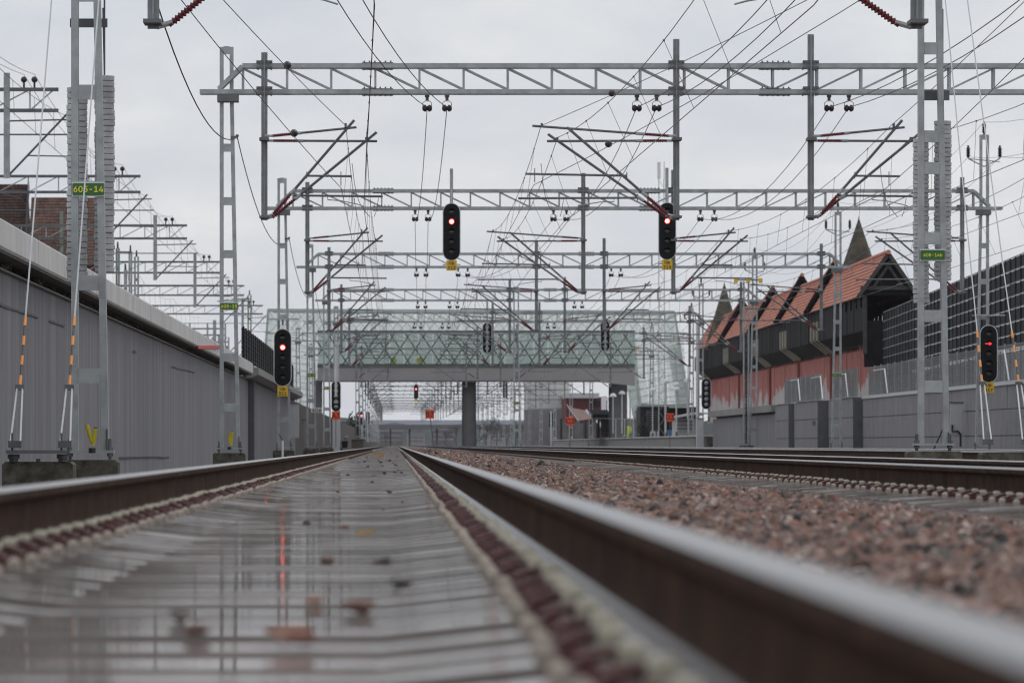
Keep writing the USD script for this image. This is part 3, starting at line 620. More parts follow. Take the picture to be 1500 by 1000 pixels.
def foundation(x0, x1, Z, label, top=-0.052, d=0.62, chamfer=True):
    mb = MB(); c = 0.03
    mb.prism([(x0, -0.55), (x1, -0.55), (x1, top - c), (x1 - c, top), (x0 + c, top), (x0, top - c)], (0, Z - d / 2, 0), (1, 0, 0), (0, 0, 1), (0, d, 0))
    single('mast_foundation', mb, FOUND, label, 'foundation', 'concrete mast foundations')
for i, z in enumerate(GZ):
    foundation(-3.84, -3.16, z, ['dark mossy concrete foundation block under the mast with plate 605-14', 'dark concrete foundation block under the mast with plate 605-15', 'dark concrete foundation block under the mast of signal Up 311',
                                'dark concrete foundation block of the mast behind signal Up 311', 'concrete foundation block of the second mast behind signal Up 311', 'concrete foundation block of the mast behind sign A3'][i])
    if z > 150: foundation(18.2, 18.95, z, {182: 'concrete foundation block under the mast of signal Up 317', 242: 'concrete foundation block of the mast in front of the stepped grey wall', 298: 'concrete foundation block of the mast in front of the old concrete wall', 350: 'concrete foundation block of the mast beside the right-hand dark signal'}[z])

def number_plate(x, Z, z, text, w, label):
    t = T('number_plate', label, 'number plate', (x, Z, z), 'green mast number plates')
    t.part('plate', MB().box((x - w / 2, Z - 0.006, z - 0.067), (x + w / 2, Z + 0.006, z + 0.067)), GRN)
    t.part('frame', MB().box((x - w / 2 - 0.015, Z + 0.008, z - 0.085), (x + w / 2 + 0.015, Z + 0.016, z - 0.06)).box((x - w / 2 - 0.015, Z + 0.008, z + 0.06), (x + w / 2 + 0.015, Z + 0.016, z + 0.085)), STEEL_L)
    t.part('lettering', MB().text(text, 0.085 * (w - 0.06) / (0.075 * len(text)) if len(text) > 6 else 0.066, (x, Z - 0.007, z)), TXTY)
number_plate(-3.50, 66 - 0.13, 3.04, '605-14', 0.35, 'green plate reading 605-14 on the nearest left mast')
number_plate(-3.50, 122 - 0.13, 3.05, '605-15', 0.37, 'green plate reading 605-15 on the second left mast')
for i, (z, l) in enumerate(((242, 'green number plate on the left mast behind signal Up 311'), (298, 'green number plate on the left mast in front of the glass bridge end'))):
    number_plate(-3.50, z - 0.13, 3.05, f'605-{17 + i}', 0.37, l)
number_plate(18.57, 242 - 0.13, 3.05, '605-17', 0.37, 'green number plate on the right mast above the stepped grey wall')
# kilometre sign 606
p = P(464, 600.5, 241); t = T('kilometre_sign', 'white 606 kilometre sign on the left mast behind signal Up 311', 'sign', p)
t.part('plate', MB().cbox(p, (0.46, 0.02, 0.21)), WHT); t.part('lettering', MB().text('606', 0.155, p - V(0, 0.013, 0)), TXT)

# ---- cantilevers
def ribbed_ins(p, q, r=0.028):
    p, q = np.asarray(p, float), np.asarray(q, float); L = np.linalg.norm(q - p); n = int(L / 0.028)
    prof = [(0, 0.03), (0.05, 0.03)] + [(0.06 + (L - 0.12) * k / n, r * (1.45 if k % 2 else 0.75)) for k in range(n + 1)] + [(L - 0.05, 0.03), (L, 0.03)]
    return MB().lathe(prof, p, q - p, 8)
SET = {  # reach and heights: top tube, diagonal, registration tube, steady arm
    'long_raised': dict(top=((0.18, 6.62), (3.05, 6.83)), dia=((0.16, 4.93), (2.32, 6.80)), reg=((1.06, 5.78), (3.2, 5.82)), arm=None, con=(3.0, 5.62), mes=(2.85, 6.87)),
    'long_running': dict(top=((0.18, 6.56), (2.72, 6.55)), dia=((0.16, 4.93), (2.70, 6.70)), reg=((0.80, 5.35), (3.33, 5.34)), arm=((1.3, 5.27), (2.05, 5.17)), con=(2.05, 5.15), mes=(2.5, 6.62)),
    'short_raised': dict(top=((0.18, 6.62), (1.95, 6.80)), dia=((0.16, 4.93), (1.90, 6.95)), reg=((0.90, 5.78), (1.85, 5.77)), arm=None, con=(1.62, 5.55), mes=(1.72, 6.87)),
    'short_running': dict(top=((0.18, 6.56), (2.38, 6.55)), dia=((0.16, 4.93), (2.37, 6.74)), reg=((0.62, 5.40), (2.50, 5.38)), arm=((1.33, 5.31), (2.1, 5.17)), con=(2.1, 5.15), mes=(2.15, 6.62))}
def cantilever(kind, s, loc, label, group):
    S = SET[kind]; t = T('cantilever_arm', label, 'cantilever', loc, group)
    W = lambda q: V(s * q[0], 0, q[1])
    def split(a, b, Lm): a, b = W(a), W(b); d = (b - a) / np.linalg.norm(b - a); return a, a + d * Lm, b
    a, m, b = split(*S['top'], 0.5); t.part('top_tube', MB().tube([m, b], 0.026, 7), STEEL_D, local=True); t.part('insulator', ribbed_ins(a, m), REDI, local=True)
    t.part('wall_fitting', MB().tube([a - V(s * 0.16, 0, 0), a + V(s * 0.03, 0, 0)], 0.03, 6), STEEL, local=True); t.part('tube_socket', MB().tube([m, m + (b - m) * 0.08], 0.034, 7), STEEL, local=True)
    a, m, b = split(*S['dia'], 0.62); t.part('diagonal_tube', MB().tube([m, b], 0.03, 7), STEEL_D, local=True); t.part('insulator', ribbed_ins(a, m, 0.033), REDI, local=True)
    t.part('foot_fitting', MB().tube([a - V(s * 0.14, 0, 0.02), a + (b - a) * 0.02], 0.035, 6), STEEL, local=True); t.part('tube_socket', MB().tube([m, m + (b - m) * 0.07], 0.038, 7), STEEL, local=True)
    a, b = map(W, S['reg']); t.part('registration_tube', MB().tube([a, b], 0.024, 7).tube([a - V(0, 0, 0.06), a + V(0, 0, 0.08)], 0.012, 6), STEEL_D, local=True)
    if S['arm']:
        a, b = map(W, S['arm']); t.part('steady_arm', MB().tube([a + V(0, 0, 0.07), a, a + (b - a) * 0.4 + V(0, 0, 0.03), a + (b - a) * 0.8 + V(0, 0, 0.02), b], 0.012, 6), STEEL, local=True)
    else:
        a = W(S['con']); t.part('drop_bracket', MB().tube([a + V(0, 0, 0.32), a + V(0, 0, 0.02)], 0.013, 6), STEEL, local=True)
    m_ = W(S['mes']); t.part('messenger_clamp', MB().cbox(m_ + V(0, 0, -0.03), (0.05, 0.08, 0.09)), STEEL_D, local=True)
    return t
TN = ['leftmost track', 'second track', 'third track', 'rightmost track']
GN = ['at the top picture edge', 'on the nearest visible beam', 'on the red signals\' beam', 'on the beam behind the red signals', 'on the beam at the roof line', 'on the beam before the glass roof', 'on the upper beam before the truss', 'on the lower beam before the truss']
protoc = {}
ALLZ = GZ + [414, 478]
for gi, z in enumerate(ALLZ):
    for k, (x, top, s) in enumerate(POSTS):
        base = 'short' if s > 0 else 'long'
        for var, yo in (('raised', -0.68), ('running', 0.12)):
            if (var == 'raised' and (gi == 0 or gi > 5)): continue
            key = (base + '_' + var, s); lab = f'{"upper" if var == "raised" else "lower"} cantilever arm over the {TN[k]} {GN[gi]}' if 0 < gi < 6 else f'cantilever arm over the {TN[k]} {GN[gi]}'
            grp = 'cantilever arms with red insulators'
            if key not in protoc: protoc[key] = cantilever(key[0], s, (x, z + yo, 0), lab, grp)
            else: protoc[key].copy((x, z + yo, 0), lab, grp)
for i in range(8):
    for k, (x, top, s) in enumerate(POSTS):
        protoc[(('short' if s > 0 else 'long') + '_running', s)].copy((x, 545 + 62 * i - 0.3, 0), f'small far cantilever arm over the {TN[k]}, seen under the glass bridge', 'far cantilever arms behind the bridge')

# ---- overhead wires
def wire(mb, p, q, r, sag=0.0, n=10, sides=5):
    p, q = np.asarray(p, float), np.asarray(q, float); u = np.linspace(0, 1, n + 1)[:, None]
    pts = p + (q - p) * u; pts[:, 2] -= (sag * 4 * u * (1 - u))[:, 0]
    mb.tube(pts, r, sides, caps=False); return pts
RW, RC = 0.0075, 0.0075
def con_mes(k, var, z):
    x, top, s = POSTS[k]; S = SET[('short_' if s > 0 else 'long_') + var]
    return V(x + s * S['con'][0], z, S['con'][1]), V(x + s * S['mes'][0], z, S['mes'][1])
for k in range(4):
    x, top, s = POSTS[k]
    t = T('overhead_line', f'overhead contact and carrier wires above the {TN[k]}', 'overhead wires', (TRACKS[k][0], 66, 0))
    stag = {0: 0.42, 1: 0.9, 2: 0.6, 3: 0.2}[k]
    zs = [-20, 66, 122, 182, 242, 298, 350, 414, 478, 545, 607, 669, 731, 793, 855]
    def pt(i, var='running'):
        c, m = con_mes(k, var, zs[i])
        off = (stag * (1 if i % 2 == 1 else 0)) * (1 if i == 1 else (0.5 if i > 3 else 0.0))
        return c + V(off, 0, 0), m + V(off, 0, 0)
    mc, mm, md = MB(), MB(), []
    for i in range(len(zs) - 1):
        (c0, m0), (c1, m1) = pt(i), pt(i + 1)
        wire(mc, c0, c1, RC if zs[i] < 500 else 0.012, 0.0, 3)
        ptsm = wire(mm, m0, m1, RW if zs[i] < 500 else 0.012, 0.5 if zs[i] > 0 else 0.8, 12)
        if zs[i] < 500:
            for u in np.linspace(0.08, 0.92, 7):
                j = u * 12; a = ptsm[int(j)] + (ptsm[int(j) + 1] - ptsm[int(j)]) * (j % 1); b = c0 + (c1 - c0) * u
                d = MB().tube([a, b], 0.004, 4, False); d.cbox(a, (0.03, 0.05, 0.03)); md.append(d)
    t.part('contact_wire', mc, WIREG); t.part('carrier_wire', mm, WIREG)
    # second, overlapping line from the anchored ends
    if k in (0, 1):
        anc = ((-3.45, 66.4, 6.9), (-3.40, 66.4, 6.45)) if k == 0 else ((7.66, 82.3, 7.4), (7.66, 82.3, 7.1))
    else: anc = ((POSTS[k][0] + 0.4, 66, 7.2), (POSTS[k][0] + 0.4, 66, 6.6)) 
    mc, mm = MB(), MB()
    pts = [anc] + [tuple(con_mes(k, 'raised', zz)[::-1]) for zz in (122, 182, 242, 298, 350)]
    for i in range(len(pts) - 1):
        (m0, c0), (m1, c1) = pts[i], pts[i + 1]
        wire(mc, c0, c1, RC, 0.0 if i else 0.12, 6); ptsm = wire(mm, m0, m1, RW, 0.5 if i else 0.1, 12)
        if i:
            for u in np.linspace(0.1, 0.9, 6):
                j = u * 12; a = ptsm[int(j)] + (ptsm[int(j) + 1] - ptsm[int(j)]) * (j % 1); b = np.asarray(c0) + (np.asarray(c1) - np.asarray(c0)) * u
                d = MB().tube([a, b], 0.004, 4, False); d.cbox(a, (0.03, 0.05, 0.03)); md.append(d)
    t.part('contact_wire', mc, WIREG); t.part('carrier_wire', mm, WIREG)
    for d in md: t.part('dropper', d, WIREG)
    if k in (0, 1):
        for (m0, m1) in zip(pts[0], pts[1]):
            m0, m1 = np.asarray(m0, float), np.asarray(m1, float); want = {0: (421, 431), 1: (897, 892)}[k][0 if m0[2] > (6.6 if k == 0 else 7.2) else 1]
            uu = np.linspace(0, 1, 400); xx_ = VX + F * (m0[0] + (m1[0] - m0[0]) * uu) / (m0[1] + (m1[1] - m0[1]) * uu); u = float(uu[np.argmin(abs(xx_ - want))])
            c = m0 + (m1 - m0) * u - V(0, 0, 0.04); d = (m1 - m0) / np.linalg.norm(m1 - m0)
            t.part('strain_insulator', MB().lathe([(-0.1, 0.012), (-0.08, 0.045), (-0.03, 0.072), (0.03, 0.072), (0.08, 0.045), (0.1, 0.012)], c, d, 10), DARKI)
    # jumper loop between the two lines near the first visible beam
    ca, ma = con_mes(k, 'raised', 126); cb, mb_ = con_mes(k, 'running', 126)
    u = np.linspace(0, 1, 13)[:, None]; pj = ma + V(0.1, 0, -0.6) + (mb_ + V(0.15, 0, -0.5) - ma) * u; pj[:, 2] -= 1.5 * (1 - (2 * u[:, 0] - 1) ** 4) * 0.45
    t.part('jumper_loop', MB().tube(pj, 0.007, 5, False), WIREG)

# ---- return conductors: pairs hung below the beams
PAIRS = [[None, (-1.76, -1.4), (0.69, 1.11), (0.65, 1.06), (0.92, 1.32), (1.2, 1.6), (1.2, 1.6), (1.3, 1.7), (1.3, 1.7)],
         [None, (5.87, 6.29), (5.13, 5.55), (5.02, 5.43), (2.67, 3.07), (2.85, 3.25), (2.9, 3.3), (3.0, 3.4), (3.0, 3.4)],
         [None, (9.5, 9.92), (9.2, 9.62), (9.66, 10.1), (9.1, 9.5), (9.3, 9.7), (9.3, 9.7), (9.3, 9.7), (9.3, 9.7)]]
zz = [-10, 66, 122, 182, 242, 298, 350, 414, 478]
PN = ['above the leftmost track', 'above the second track', 'above the third track']
insp = None
for k in range(3):
    t = T('return_conductor', f'pair of dark return conductor cables hung from the portal beams {PN[k]}', 'cable pair', (PAIRS[k][2][0], 66, 7.2))
    for e in range(2):
        mb = MB()
        for i in range(1, 8):
            a, b = PAIRS[k][i][e], PAIRS[k][i + 1][e]
            wire(mb, (a, zz[i], 7.26), (b, zz[i + 1], 7.26), 0.009, 0.75 if i > 1 else 0.5, 12)
        a = PAIRS[k][1][e]; wire(mb, (a - (PAIRS[k][2][e] - a) * 0.6, 30, 7.35), (a, 66, 7.26), 0.009, 0.4, 6)
        t.part('cable', mb, WIRE)
    for i in range(1, 7):
        for e in range(2):
            x = PAIRS[k][i][e]; loc = (x, zz[i], 7.52)
            lab = f'{"left" if e == 0 else "right"} bell insulator {GN[i - 1]} {PN[k]}'
            if insp is None:
                insp = T('hanging_insulator', lab, 'insulator', loc, 'insulators hung under the portal beams')
                insp.part('hanger', MB().lathe([(0, 0.035), (0.07, 0.035), (0.075, 0.05), (0.12, 0.05)], (0, 0, -0.12), (0, 0, 1), 8).tube([(-0.09, 0, -0.33), (-0.095, 0, -0.17), (-0.05, 0, -0.13), (0.05, 0, -0.13), (0.095, 0, -0.17), (0.09, 0, -0.33)], 0.008, 5), STEEL_D, local=True)
                insp.part('bell', MB().lathe([(-0.105, 0.02), (-0.095, 0.048), (-0.065, 0.07), (-0.03, 0.076), (-0.012, 0.046), (0.012, 0.046), (0.03, 0.076), (0.065, 0.07), (0.095, 0.048), (0.105, 0.02)], (0, 0, -0.28), (1, 0, 0), 12), DARKI, local=True, smooth=40)
            else: insp.copy(loc, lab, 'insulators hung under the portal beams')
# feeder lines on the tall right-hand masts
t = T('feeder_line', 'three thin feeder wires strung along the tops of the tall right masts', 'cable', (18.6, 66, 9.5))
for dx, z in ((-0.5, 9.2), (0, 10.3), (0.5, 9.2)):
    mb = MB()
    for a, b in zip(GZ[:-1], GZ[1:]): wire(mb, (18.62 + dx, a, z), (18.62 + dx, b, z), 0.006, 0.9, 10)
    t.part('wire', mb, WIRE)
t = T('earth_cable', 'thick dark cable sagging from bracket to bracket along the left masts', 'cable', (-3.2, 66, 6.5))
mb = MB(); bz = [(66, -3.14, 6.62), (122, -3.33, 6.62), (182, -3.33, 6.62), (242, -3.33, 6.62), (298, -3.33, 6.62), (350, -3.33, 6.62)]
for (a, xa, za), (b, xb, zb_) in zip(bz[:-1], bz[1:]): wire(mb, (xa, a, za), (xb, b, zb_), 0.011, 0.95, 16)
t.part('cable', mb, WIRE)
for a, xa, za in bz: t.part('bracket', MB().cbox((xa - 0.06, a - 0.12, za), (0.16, 0.05, 0.05)).lathe([(0, 0.02), (0.03, 0.04), (0.06, 0.02)], (xa, a - 0.12, za), (0, 0, 1), 8), STEEL_D)

# ---- counterweights and the anchor mast
def weights(x, Z, z0, z1, r, label):
    t = T('counterweight_stack', label, 'counterweights', (x, Z, z0), 'tensioning counterweight stacks')
    n = int(round((z1 - z0) / 0.0655)); h = (z1 - z0) / n
    for k in range(n):
        dx, dy = rng.normal(0, 0.0035, 2); rr_ = r * rng.uniform(0.975, 1.01)
        t.part('weight', MB().lathe([(0.002, rr_ * 0.93), (0.009, rr_), (h - 0.009, rr_), (h - 0.002, rr_ * 0.93)], (x + dx, Z + dy, z0 + k * h), (0, 0, 1), 14), WEIGHT, smooth=35)
    t.part('hanger_rod', MB().tube([(x, Z, z0 - 0.05), (x, Z, z1 + 1.6)], 0.012, 6), STEEL_D)
def zz_(py, Z): return EYE + (HY - py) * Z / F
weights((113 - VX) * 66.5 / F, 66.5, zz_(414, 66.5), zz_(128, 66.5), 0.122, 'grey counterweight stack left of the mast with plate 605-14')
weights((153 - VX) * 66.6 / F, 66.6, zz_(399, 66.6), zz_(111, 66.6), 0.118, 'grey counterweight stack right of the mast with plate 605-14')
t = T('weight_guide', 'galvanised guide bar and bracket above the weights at the mast with plate 605-14', 'bracket', (-3.5, 66.5, 5))
t.part('cross_bar', MB().cbox(P(130, 34, 66.3), (0.43, 0.05, 0.1)), STEEL_D); t.part('guide_rod', MB().tube([P(151, 12, 66.6), P(153, 105, 66.6)], 0.012, 6), STEEL_D)
t = T('anchor_mast', 'tall galvanised anchor mast with plate 605-14b between the second and third tracks', 'mast', (7.65, 82, 0))
mast_parts(t, 82, 7.45, 1, 8.9, 0.31, 0.44, battens=[0.95, 1.95, 3.05, 4.05, 4.5, 5.75, 6.7], ytop=8.0, z0=0.085)
t.part('cross_bar', MB().cbox(P(1369, 140, 82.2), (0.42, 0.06, 0.14)), STEEL_D)
foundation(7.28, 8.05, 82, 'yellowish wet foundation block under the anchor mast with plate 605-14b', top=0.03)
foundation(7.55, 8.35, 74.3, 'wet foundation block holding the striped guy rods right of plate 605-14b', top=0.026)
weights((1349 - VX) * 82.4 / F, 82.4, zz_(444, 82.4), zz_(203, 82.4), 0.115, 'pale grey counterweight stack left of the mast with plate 605-14b')
weights((1381 - VX) * 82.5 / F, 82.5, zz_(411, 82.5), zz_(177, 82.5), 0.125, 'rust-stained counterweight stack right of the mast with plate 605-14b')
number_plate((1366.5 - VX) * 81.87 / F, 81.87, zz_(373.5, 81.87), '605-14b', 0.335, 'green plate reading 605-14b on the anchor mast at the right')

def guy(base, top, rod_px, sleeves, Z0, label):
    """A guy wire: double rod at the foot, striped marker sleeves, then bare wire."""
    base, top = np.asarray(base, float), np.asarray(top, float); d = top - base; t = T('guy_wire', label, 'guy wire', base, 'guy wires with orange striped markers')
    L = np.linalg.norm(d); e = d / L
    q = lambda s: base + e * s
    side = V(0.05, 0, 0)
    a, b = rod_px
    for o in (-1, 1): t.part('turnbuckle_rod', MB().tube([q(0.0) + side * o * 1.0, q(a) + side * o * 0.55], 0.011, 6), STEEL_L)
    t.part('bottom_shackle', MB().cbox(q(0) + V(0, 0, 0.01), (0.13, 0.1, 0.07)), STEEL_D)
    t.part('thimble', MB().cbox(q(a + 0.02), (0.09, 0.04, 0.06)), STEEL_D)
    s0 = a + 0.05; step = (b - s0) / (2 * sleeves - 1)
    for i in range(2 * sleeves - 1):
        t.part('marker_sleeve', MB().tube([q(s0 + i * step + 0.004), q(s0 + (i + 1) * step - 0.004)], 0.016 if i % 2 == 0 else 0.011, 8), ORGS if i % 2 == 0 else GRYS)
    t.part('wire', MB().tube([q(b), q(L * 0.5), top], 0.009, 5), STEEL_L)
guy(P(22, 652, 57), (-3.62, 66, 9.0), (0.80, 1.85), 4, 57, 'guy wire with orange markers at the far left edge')
guy(P(95, 652, 57), (-3.10, 66, 9.0), (0.80, 1.85), 4, 57, 'guy wire with orange markers just left of the 605-14 mast')
guy(P(1447, 648, 74), (7.62, 82, 8.7), (1.02, 2.0), 4, 74, 'guy wire with orange markers left of signal Up 317')
guy(P(1504, 648, 74), (7.85, 82, 8.7), (1.02, 2.0), 4, 74, 'guy wire with orange markers right of signal Up 317')
foundation((3 - VX) * 57 / F, (107 - VX) * 57 / F, 57.3, 'wide mossy anchor block at the lower left corner by the guy wires', top=zz_(676, 57))
t = T('ground_anchor', 'galvanised steel channel bolted across the mossy anchor block at left', 'anchor frame', (-3.5, 57, 0))
t.part('channel', MB().box(P(10, 664, 57) - V(0, 0.12, 0), P(103, 659, 57) + V(0, 0.12, 0)), STEEL_D)
for px in (20, 92):
    a = P(px, 676, 57); t.part('stud', MB().lathe([(0, 0.045), (0.03, 0.045), (0.032, 0.06), (0.075, 0.06)], a, (0, 0, 1), 8).tube([P(px - 2, 660, 57), P(px - 2, 634, 57)], 0.012, 6), STEEL_D)
t.part('block', MB().lathe([(0, 0.02), (0.03, 0.02)], P(56, 676, 57), (0, 0, 1), 8), STEEL_D)
def pipes(pts, Z, label):
    t = T('cable_pipe', label, 'cable pipe', P(*pts[0][1], Z), 'yellow cable pipes at mast feet')
    for a, b in pts: t.part('pipe', MB().tube([P(*b, Z), P(*a, Z)], 0.024 * 66 / 66 if Z < 100 else 0.03, 9), PIPEY)
    t.part('pipe_mouth', MB().tube([P(*pts[1][0], Z) - V(0, 0, 0.01), P(*pts[1][0], Z) + V(0, 0, 0.012)], 0.02, 8), BLACKP)
    t.part('collar', MB().lathe([(0, 0.04), (0.06, 0.04)], P(*pts[0][1], Z) - V(0, 0, 0.12), (0, 0, 1), 8), BLACKP)
pipes([((127, 622), (135, 648)), ((140, 627), (136, 652))], 65.7, 'yellow V-shaped cable pipes at the foot of the 605-14 mast')
pipes([((337, 634), (336, 650)), ((340, 632), (338, 652))], 121.6, 'yellow and black cable pipes at the foot of the 605-15 mast')

# ------------------------------------------------------------------ light signals
def stadium(w, h, n=10):
    r = w / 2; c = h / 2 - r
    return [(r * math.cos(a), c + r * math.sin(a)) for a in np.linspace(0, math.pi, n)] + [(r * math.cos(a), -c + r * math.sin(a)) for a in np.linspace(math.pi, 2 * math.pi, n)]
def signal(loc, label, lit=1, plate=None, hang=None, stand=None, dim=False, group='railway light signals', w=0.52, h=1.78, rz=0, antenna=False, shelf=False):
    """Centre of the board at loc, facing -y."""
    t = T('light_signal', label, 'signal', loc, group, rz=rz)
    E = (V(0, 0.02, 0), (1, 0, 0), (0, 0, 1), (0, 0.05, 0))
    t.part('board', MB().prism(stadium(w, h), *E), SIGB, local=True)
    t.part('rim', MB().prism(stadium(w + 0.045, h + 0.045), V(0, 0.035, 0), (1, 0, 0), (0, 0, 1), (0, 0.025, 0)), SIGW, local=True)
    for i in range(5):
        z = h / 2 - w * 0.5 - i * (h - w) / 4 * 0.995
        l = t.part('lamp', MB().lathe([(0, 0.10), (-0.02, 0.105), (-0.022, 0.085)], (0, 0.02, z), (0, 1, 0), 14), SIGB, local=True)
        if i == lit:
            t.part('lens', MB().lathe([(-0.026, 0.068), (-0.021, 0.068)], (0, 0.02, z), (0, 1, 0), 14) if not dim else MB().prism([(-0.11, -0.012), (0.01, -0.012), (0.01, -0.055), (0.10, 0), (0.01, 0.055), (0.01, 0.012), (-0.11, 0.012)], V(0, -0.006, z), (1, 0, 0), (0, 0, 1), (0, 0.006, 0)), REDD if dim else REDL, parent=l, local=True)
            if not dim: t.part('glow_ring', MB().lathe([(-0.0235, 0.088), (-0.0225, 0.088)], (0, 0.02, z), (0, 1, 0), 16), REDH, parent=l, local=True)  # added glowing ring imitates the red halo around the lit lens
        else: t.part('lens', MB().lathe([(-0.034, 0.03), (-0.028, 0.06), (-0.0225, 0.08)], (0, 0.02, z), (0, 1, 0), 14), LENS, parent=l, local=True, smooth=60)
        hood = []
        for a in np.linspace(0.1 * math.pi, 0.9 * math.pi, 9): hood.append((0.108 * math.cos(a), 0.108 * math.sin(a)))
        v = [(x, y, z + zz2) for x, zz2 in hood for y in (0.02, -0.2)]
        f = [[2 * k, 2 * k + 1, 2 * k + 3, 2 * k + 2] for k in range(8)]; v2 = [(x * 0.93, y, z + (zz2) * 0.93) for x, zz2 in hood for y in (0.02, -0.2)]
        mb = MB().add(v, f).add(v2, np.array(f)[:, ::-1]); t.part('hood', mb, SIGB, parent=l, local=True)
        t.part('housing', MB().lathe([(0.05, 0.115), (0.13, 0.12), (0.19, 0.09), (0.21, 0.04)], (0, 0.02, z), (0, 1, 0), 12), LAMPBACK, parent=l, local=True, smooth=50)
    if plate:
        b = -h / 2 - 0.17
        t.part('number_board', MB().cbox((0, 0.03, b), (0.33, 0.02, 0.32)), YEL, local=True)
        if isinstance(plate, str): t.part('board_lettering', MB().text('Up', 0.1, (0, 0.018, b + 0.07)).text(plate, 0.1, (0, 0.018, b - 0.075)), TXT, local=True)
        t.part('board_bracket', MB().cbox((0, 0.06, b + 0.03), (0.56, 0.03, 0.03)), STEEL_D, local=True)
    if hang: t.part('hanger_post', MB().box((-0.05, 0.22, -h / 2 - 0.1), (0.05, 0.32, hang)).box((-0.16, 0.06, 0.3), (0.16, 0.22, 0.36)).box((-0.16, 0.06, -0.4), (0.16, 0.22, -0.34)), STEEL, local=True)
    if stand: t.part('post', MB().tube([(0, 0.27, -stand), (0, 0.27, h / 2 + 0.1)], 0.075, 10).box((-0.12, 0.06, 0.3), (0.12, 0.22, 0.36)).box((-0.12, 0.06, -0.4), (0.12, 0.22, -0.34)), STEEL_L, local=True)
    if antenna: t.part('lightning_rod', MB().tube([(0, 0.05, h / 2), (0, 0.05, h / 2 + 0.08)], 0.03, 6).tube([(0, 0.05, h / 2 + 0.08), (0, 0.05, h / 2 + 0.5)], 0.014, 6), STEEL_L, local=True)
    if shelf: t.part('shelf', MB().cbox((0, 0.05, h / 2 + 0.32), (1.0, 0.45, 0.035)).cbox((0, 0.16, h / 2 + 0.22), (0.06, 0.06, 0.2)), STEEL, local=True); t.part('rear_bracket', MB().box((-0.2, 0.08, 0.35), (0.2, 0.3, 0.42)).box((-0.2, 0.08, -0.45), (0.2, 0.3, -0.38)), STEEL_D, local=True)
    return t
ZS = 181.4
signal(P(414, 523.5, 181.5), 'black five-lamp signal with yellow board Up 311 on the left mast, red lit', plate='311', shelf=True)
signal(P(661.5, 339.5, ZS), 'black five-lamp signal with yellow board Up 313 hanging under the portal, red lit', plate='313', hang=2.0, antenna=True)
signal(P(977.5, 338.5, ZS), 'black five-lamp signal with yellow board Up 315 partly behind the drop post, red lit', plate='315', hang=2.0, antenna=True)
signal(P(1448.5, 518, 181.5), 'black five-lamp signal with yellow board Up 317 on the right mast, dim red', plate='317', shelf=True, dim=True)
signal(P(492.3, 580, 338), 'dark signal seen from behind on a pale post above sign A3', lit=-1, rz=180, stand=0.01)
signal(P(713.5, 495, 338), 'dark signal seen from behind, hung left of centre before the glass bridge', lit=-1, rz=180, hang=2.2)
signal(P(886.5, 492, 338), 'dark signal seen from behind, hung right of centre before the glass bridge', lit=-1, rz=180, hang=2.2)
signal(P(1034.5, 576.5, 338), 'dark signal with five lamp backs beside the red wooden wall', lit=-1, rz=180)
signal(P(609.5, 573.5, 700), 'small far signal with a red light under the bridge, above sign B3', plate=True, hang=3)
signal(P(529.8, 612, 760), 'small far signal with a red light beyond sign A3', stand=3.2)
signal(P(538.5, 612, 770), 'small far dark signal right of the far red one beyond sign A3', lit=-1, rz=180, stand=3.2)
signal(P(807, 615, 640), 'small dark signal in front of the pale building under the bridge', lit=-1, rz=180, stand=3.2)
signal(P(740, 571, 640), 'small dark signal hung under the bridge right of the pier', lit=-1, rz=180, hang=3)
# masts that carry the dark signals
t = T('signal_post', 'pale tubular post rising through the dark signal above sign A3', 'post', P(493, 660, 338.5))
t.part('tube', MB().tube([P(493, 664, 338.5), P(493, 500, 338.5)], 0.13, 10), STEEL_L); t.part('cabinet', MB().box(P(487, 660, 338.2), P(498, 606, 338.9) + V(0, 0.4, 0)), WHTC)
t = T('signal_post', 'pale tubular post beside the dark signal at the red wooden wall', 'post', P(1022, 660, 338.5))
t.part('tube', MB().tube([P(1022, 660, 338.5), P(1022, 470, 338.5)], 0.11, 10), STEEL_L); t.part('arm', MB().tube([P(1022, 605, 338.5), P(1040, 605, 338.5)], 0.05, 8), STEEL_L)
# centre mast
t = T('centre_mast', 'tall galvanised mast standing in front of the glass bridge right of its pier', 'mast', P(757, 655, 346))
mast_parts(t, 346, P(752, 0, 346)[0], 1, zz_(420, 346), 0.34, 0.44, battens=[1, 2.2, 3.4, 4.6, 5.8, 7.0], ytop=7.0)
number_plate(P(757, 0, 345.8)[0], 345.8, zz_(590, 345.8), '605-19', 0.36, 'green number plate on the tall mast before the glass bridge')
foundation(P(747, 0, 346)[0], P(768, 0, 346)[0], 346, 'concrete foundation of the tall mast before the glass bridge', top=zz_(655.5, 346))
# floodlight mast in front of the tiled gallery
t = T('floodlight_mast', 'black and grey lattice mast with yellow floodlights before the tiled gallery', 'mast', P(1093, 652, 296))
for px in (1089.5, 1096.5): t.part('chord', MB().tube([P(px, 653, 296), P(px, 412, 296)], 0.05, 6), STEEL)
mb = MB()
ys_ = np.linspace(650, 418, 22)
for i in range(21): mb.bar(P(1089.5 if i % 2 else 1096.5, ys_[i], 296), P(1096.5 if i % 2 else 1089.5, ys_[i + 1], 296), 0.03)
t.part('lacing', mb, STEEL_D); t.part('cable_run', MB().tube([P(1093, 650, 296.1), P(1093, 520, 296.1)], 0.045, 6), BLACKP)
t.part('cross_arm', MB().tube([P(1078, 410, 296), P(1115, 410, 296)], 0.04, 6), STEEL_D)
for px in (1078, 1096, 1114): t.part('floodlight', MB().cbox(P(px, 411, 295.8), (0.2, 0.22, 0.24)), YEL)
foundation(P(1083, 0, 296)[0], P(1104, 0, 296)[0], 296, 'foundation of the floodlight mast before the tiled gallery', top=zz_(652, 296))
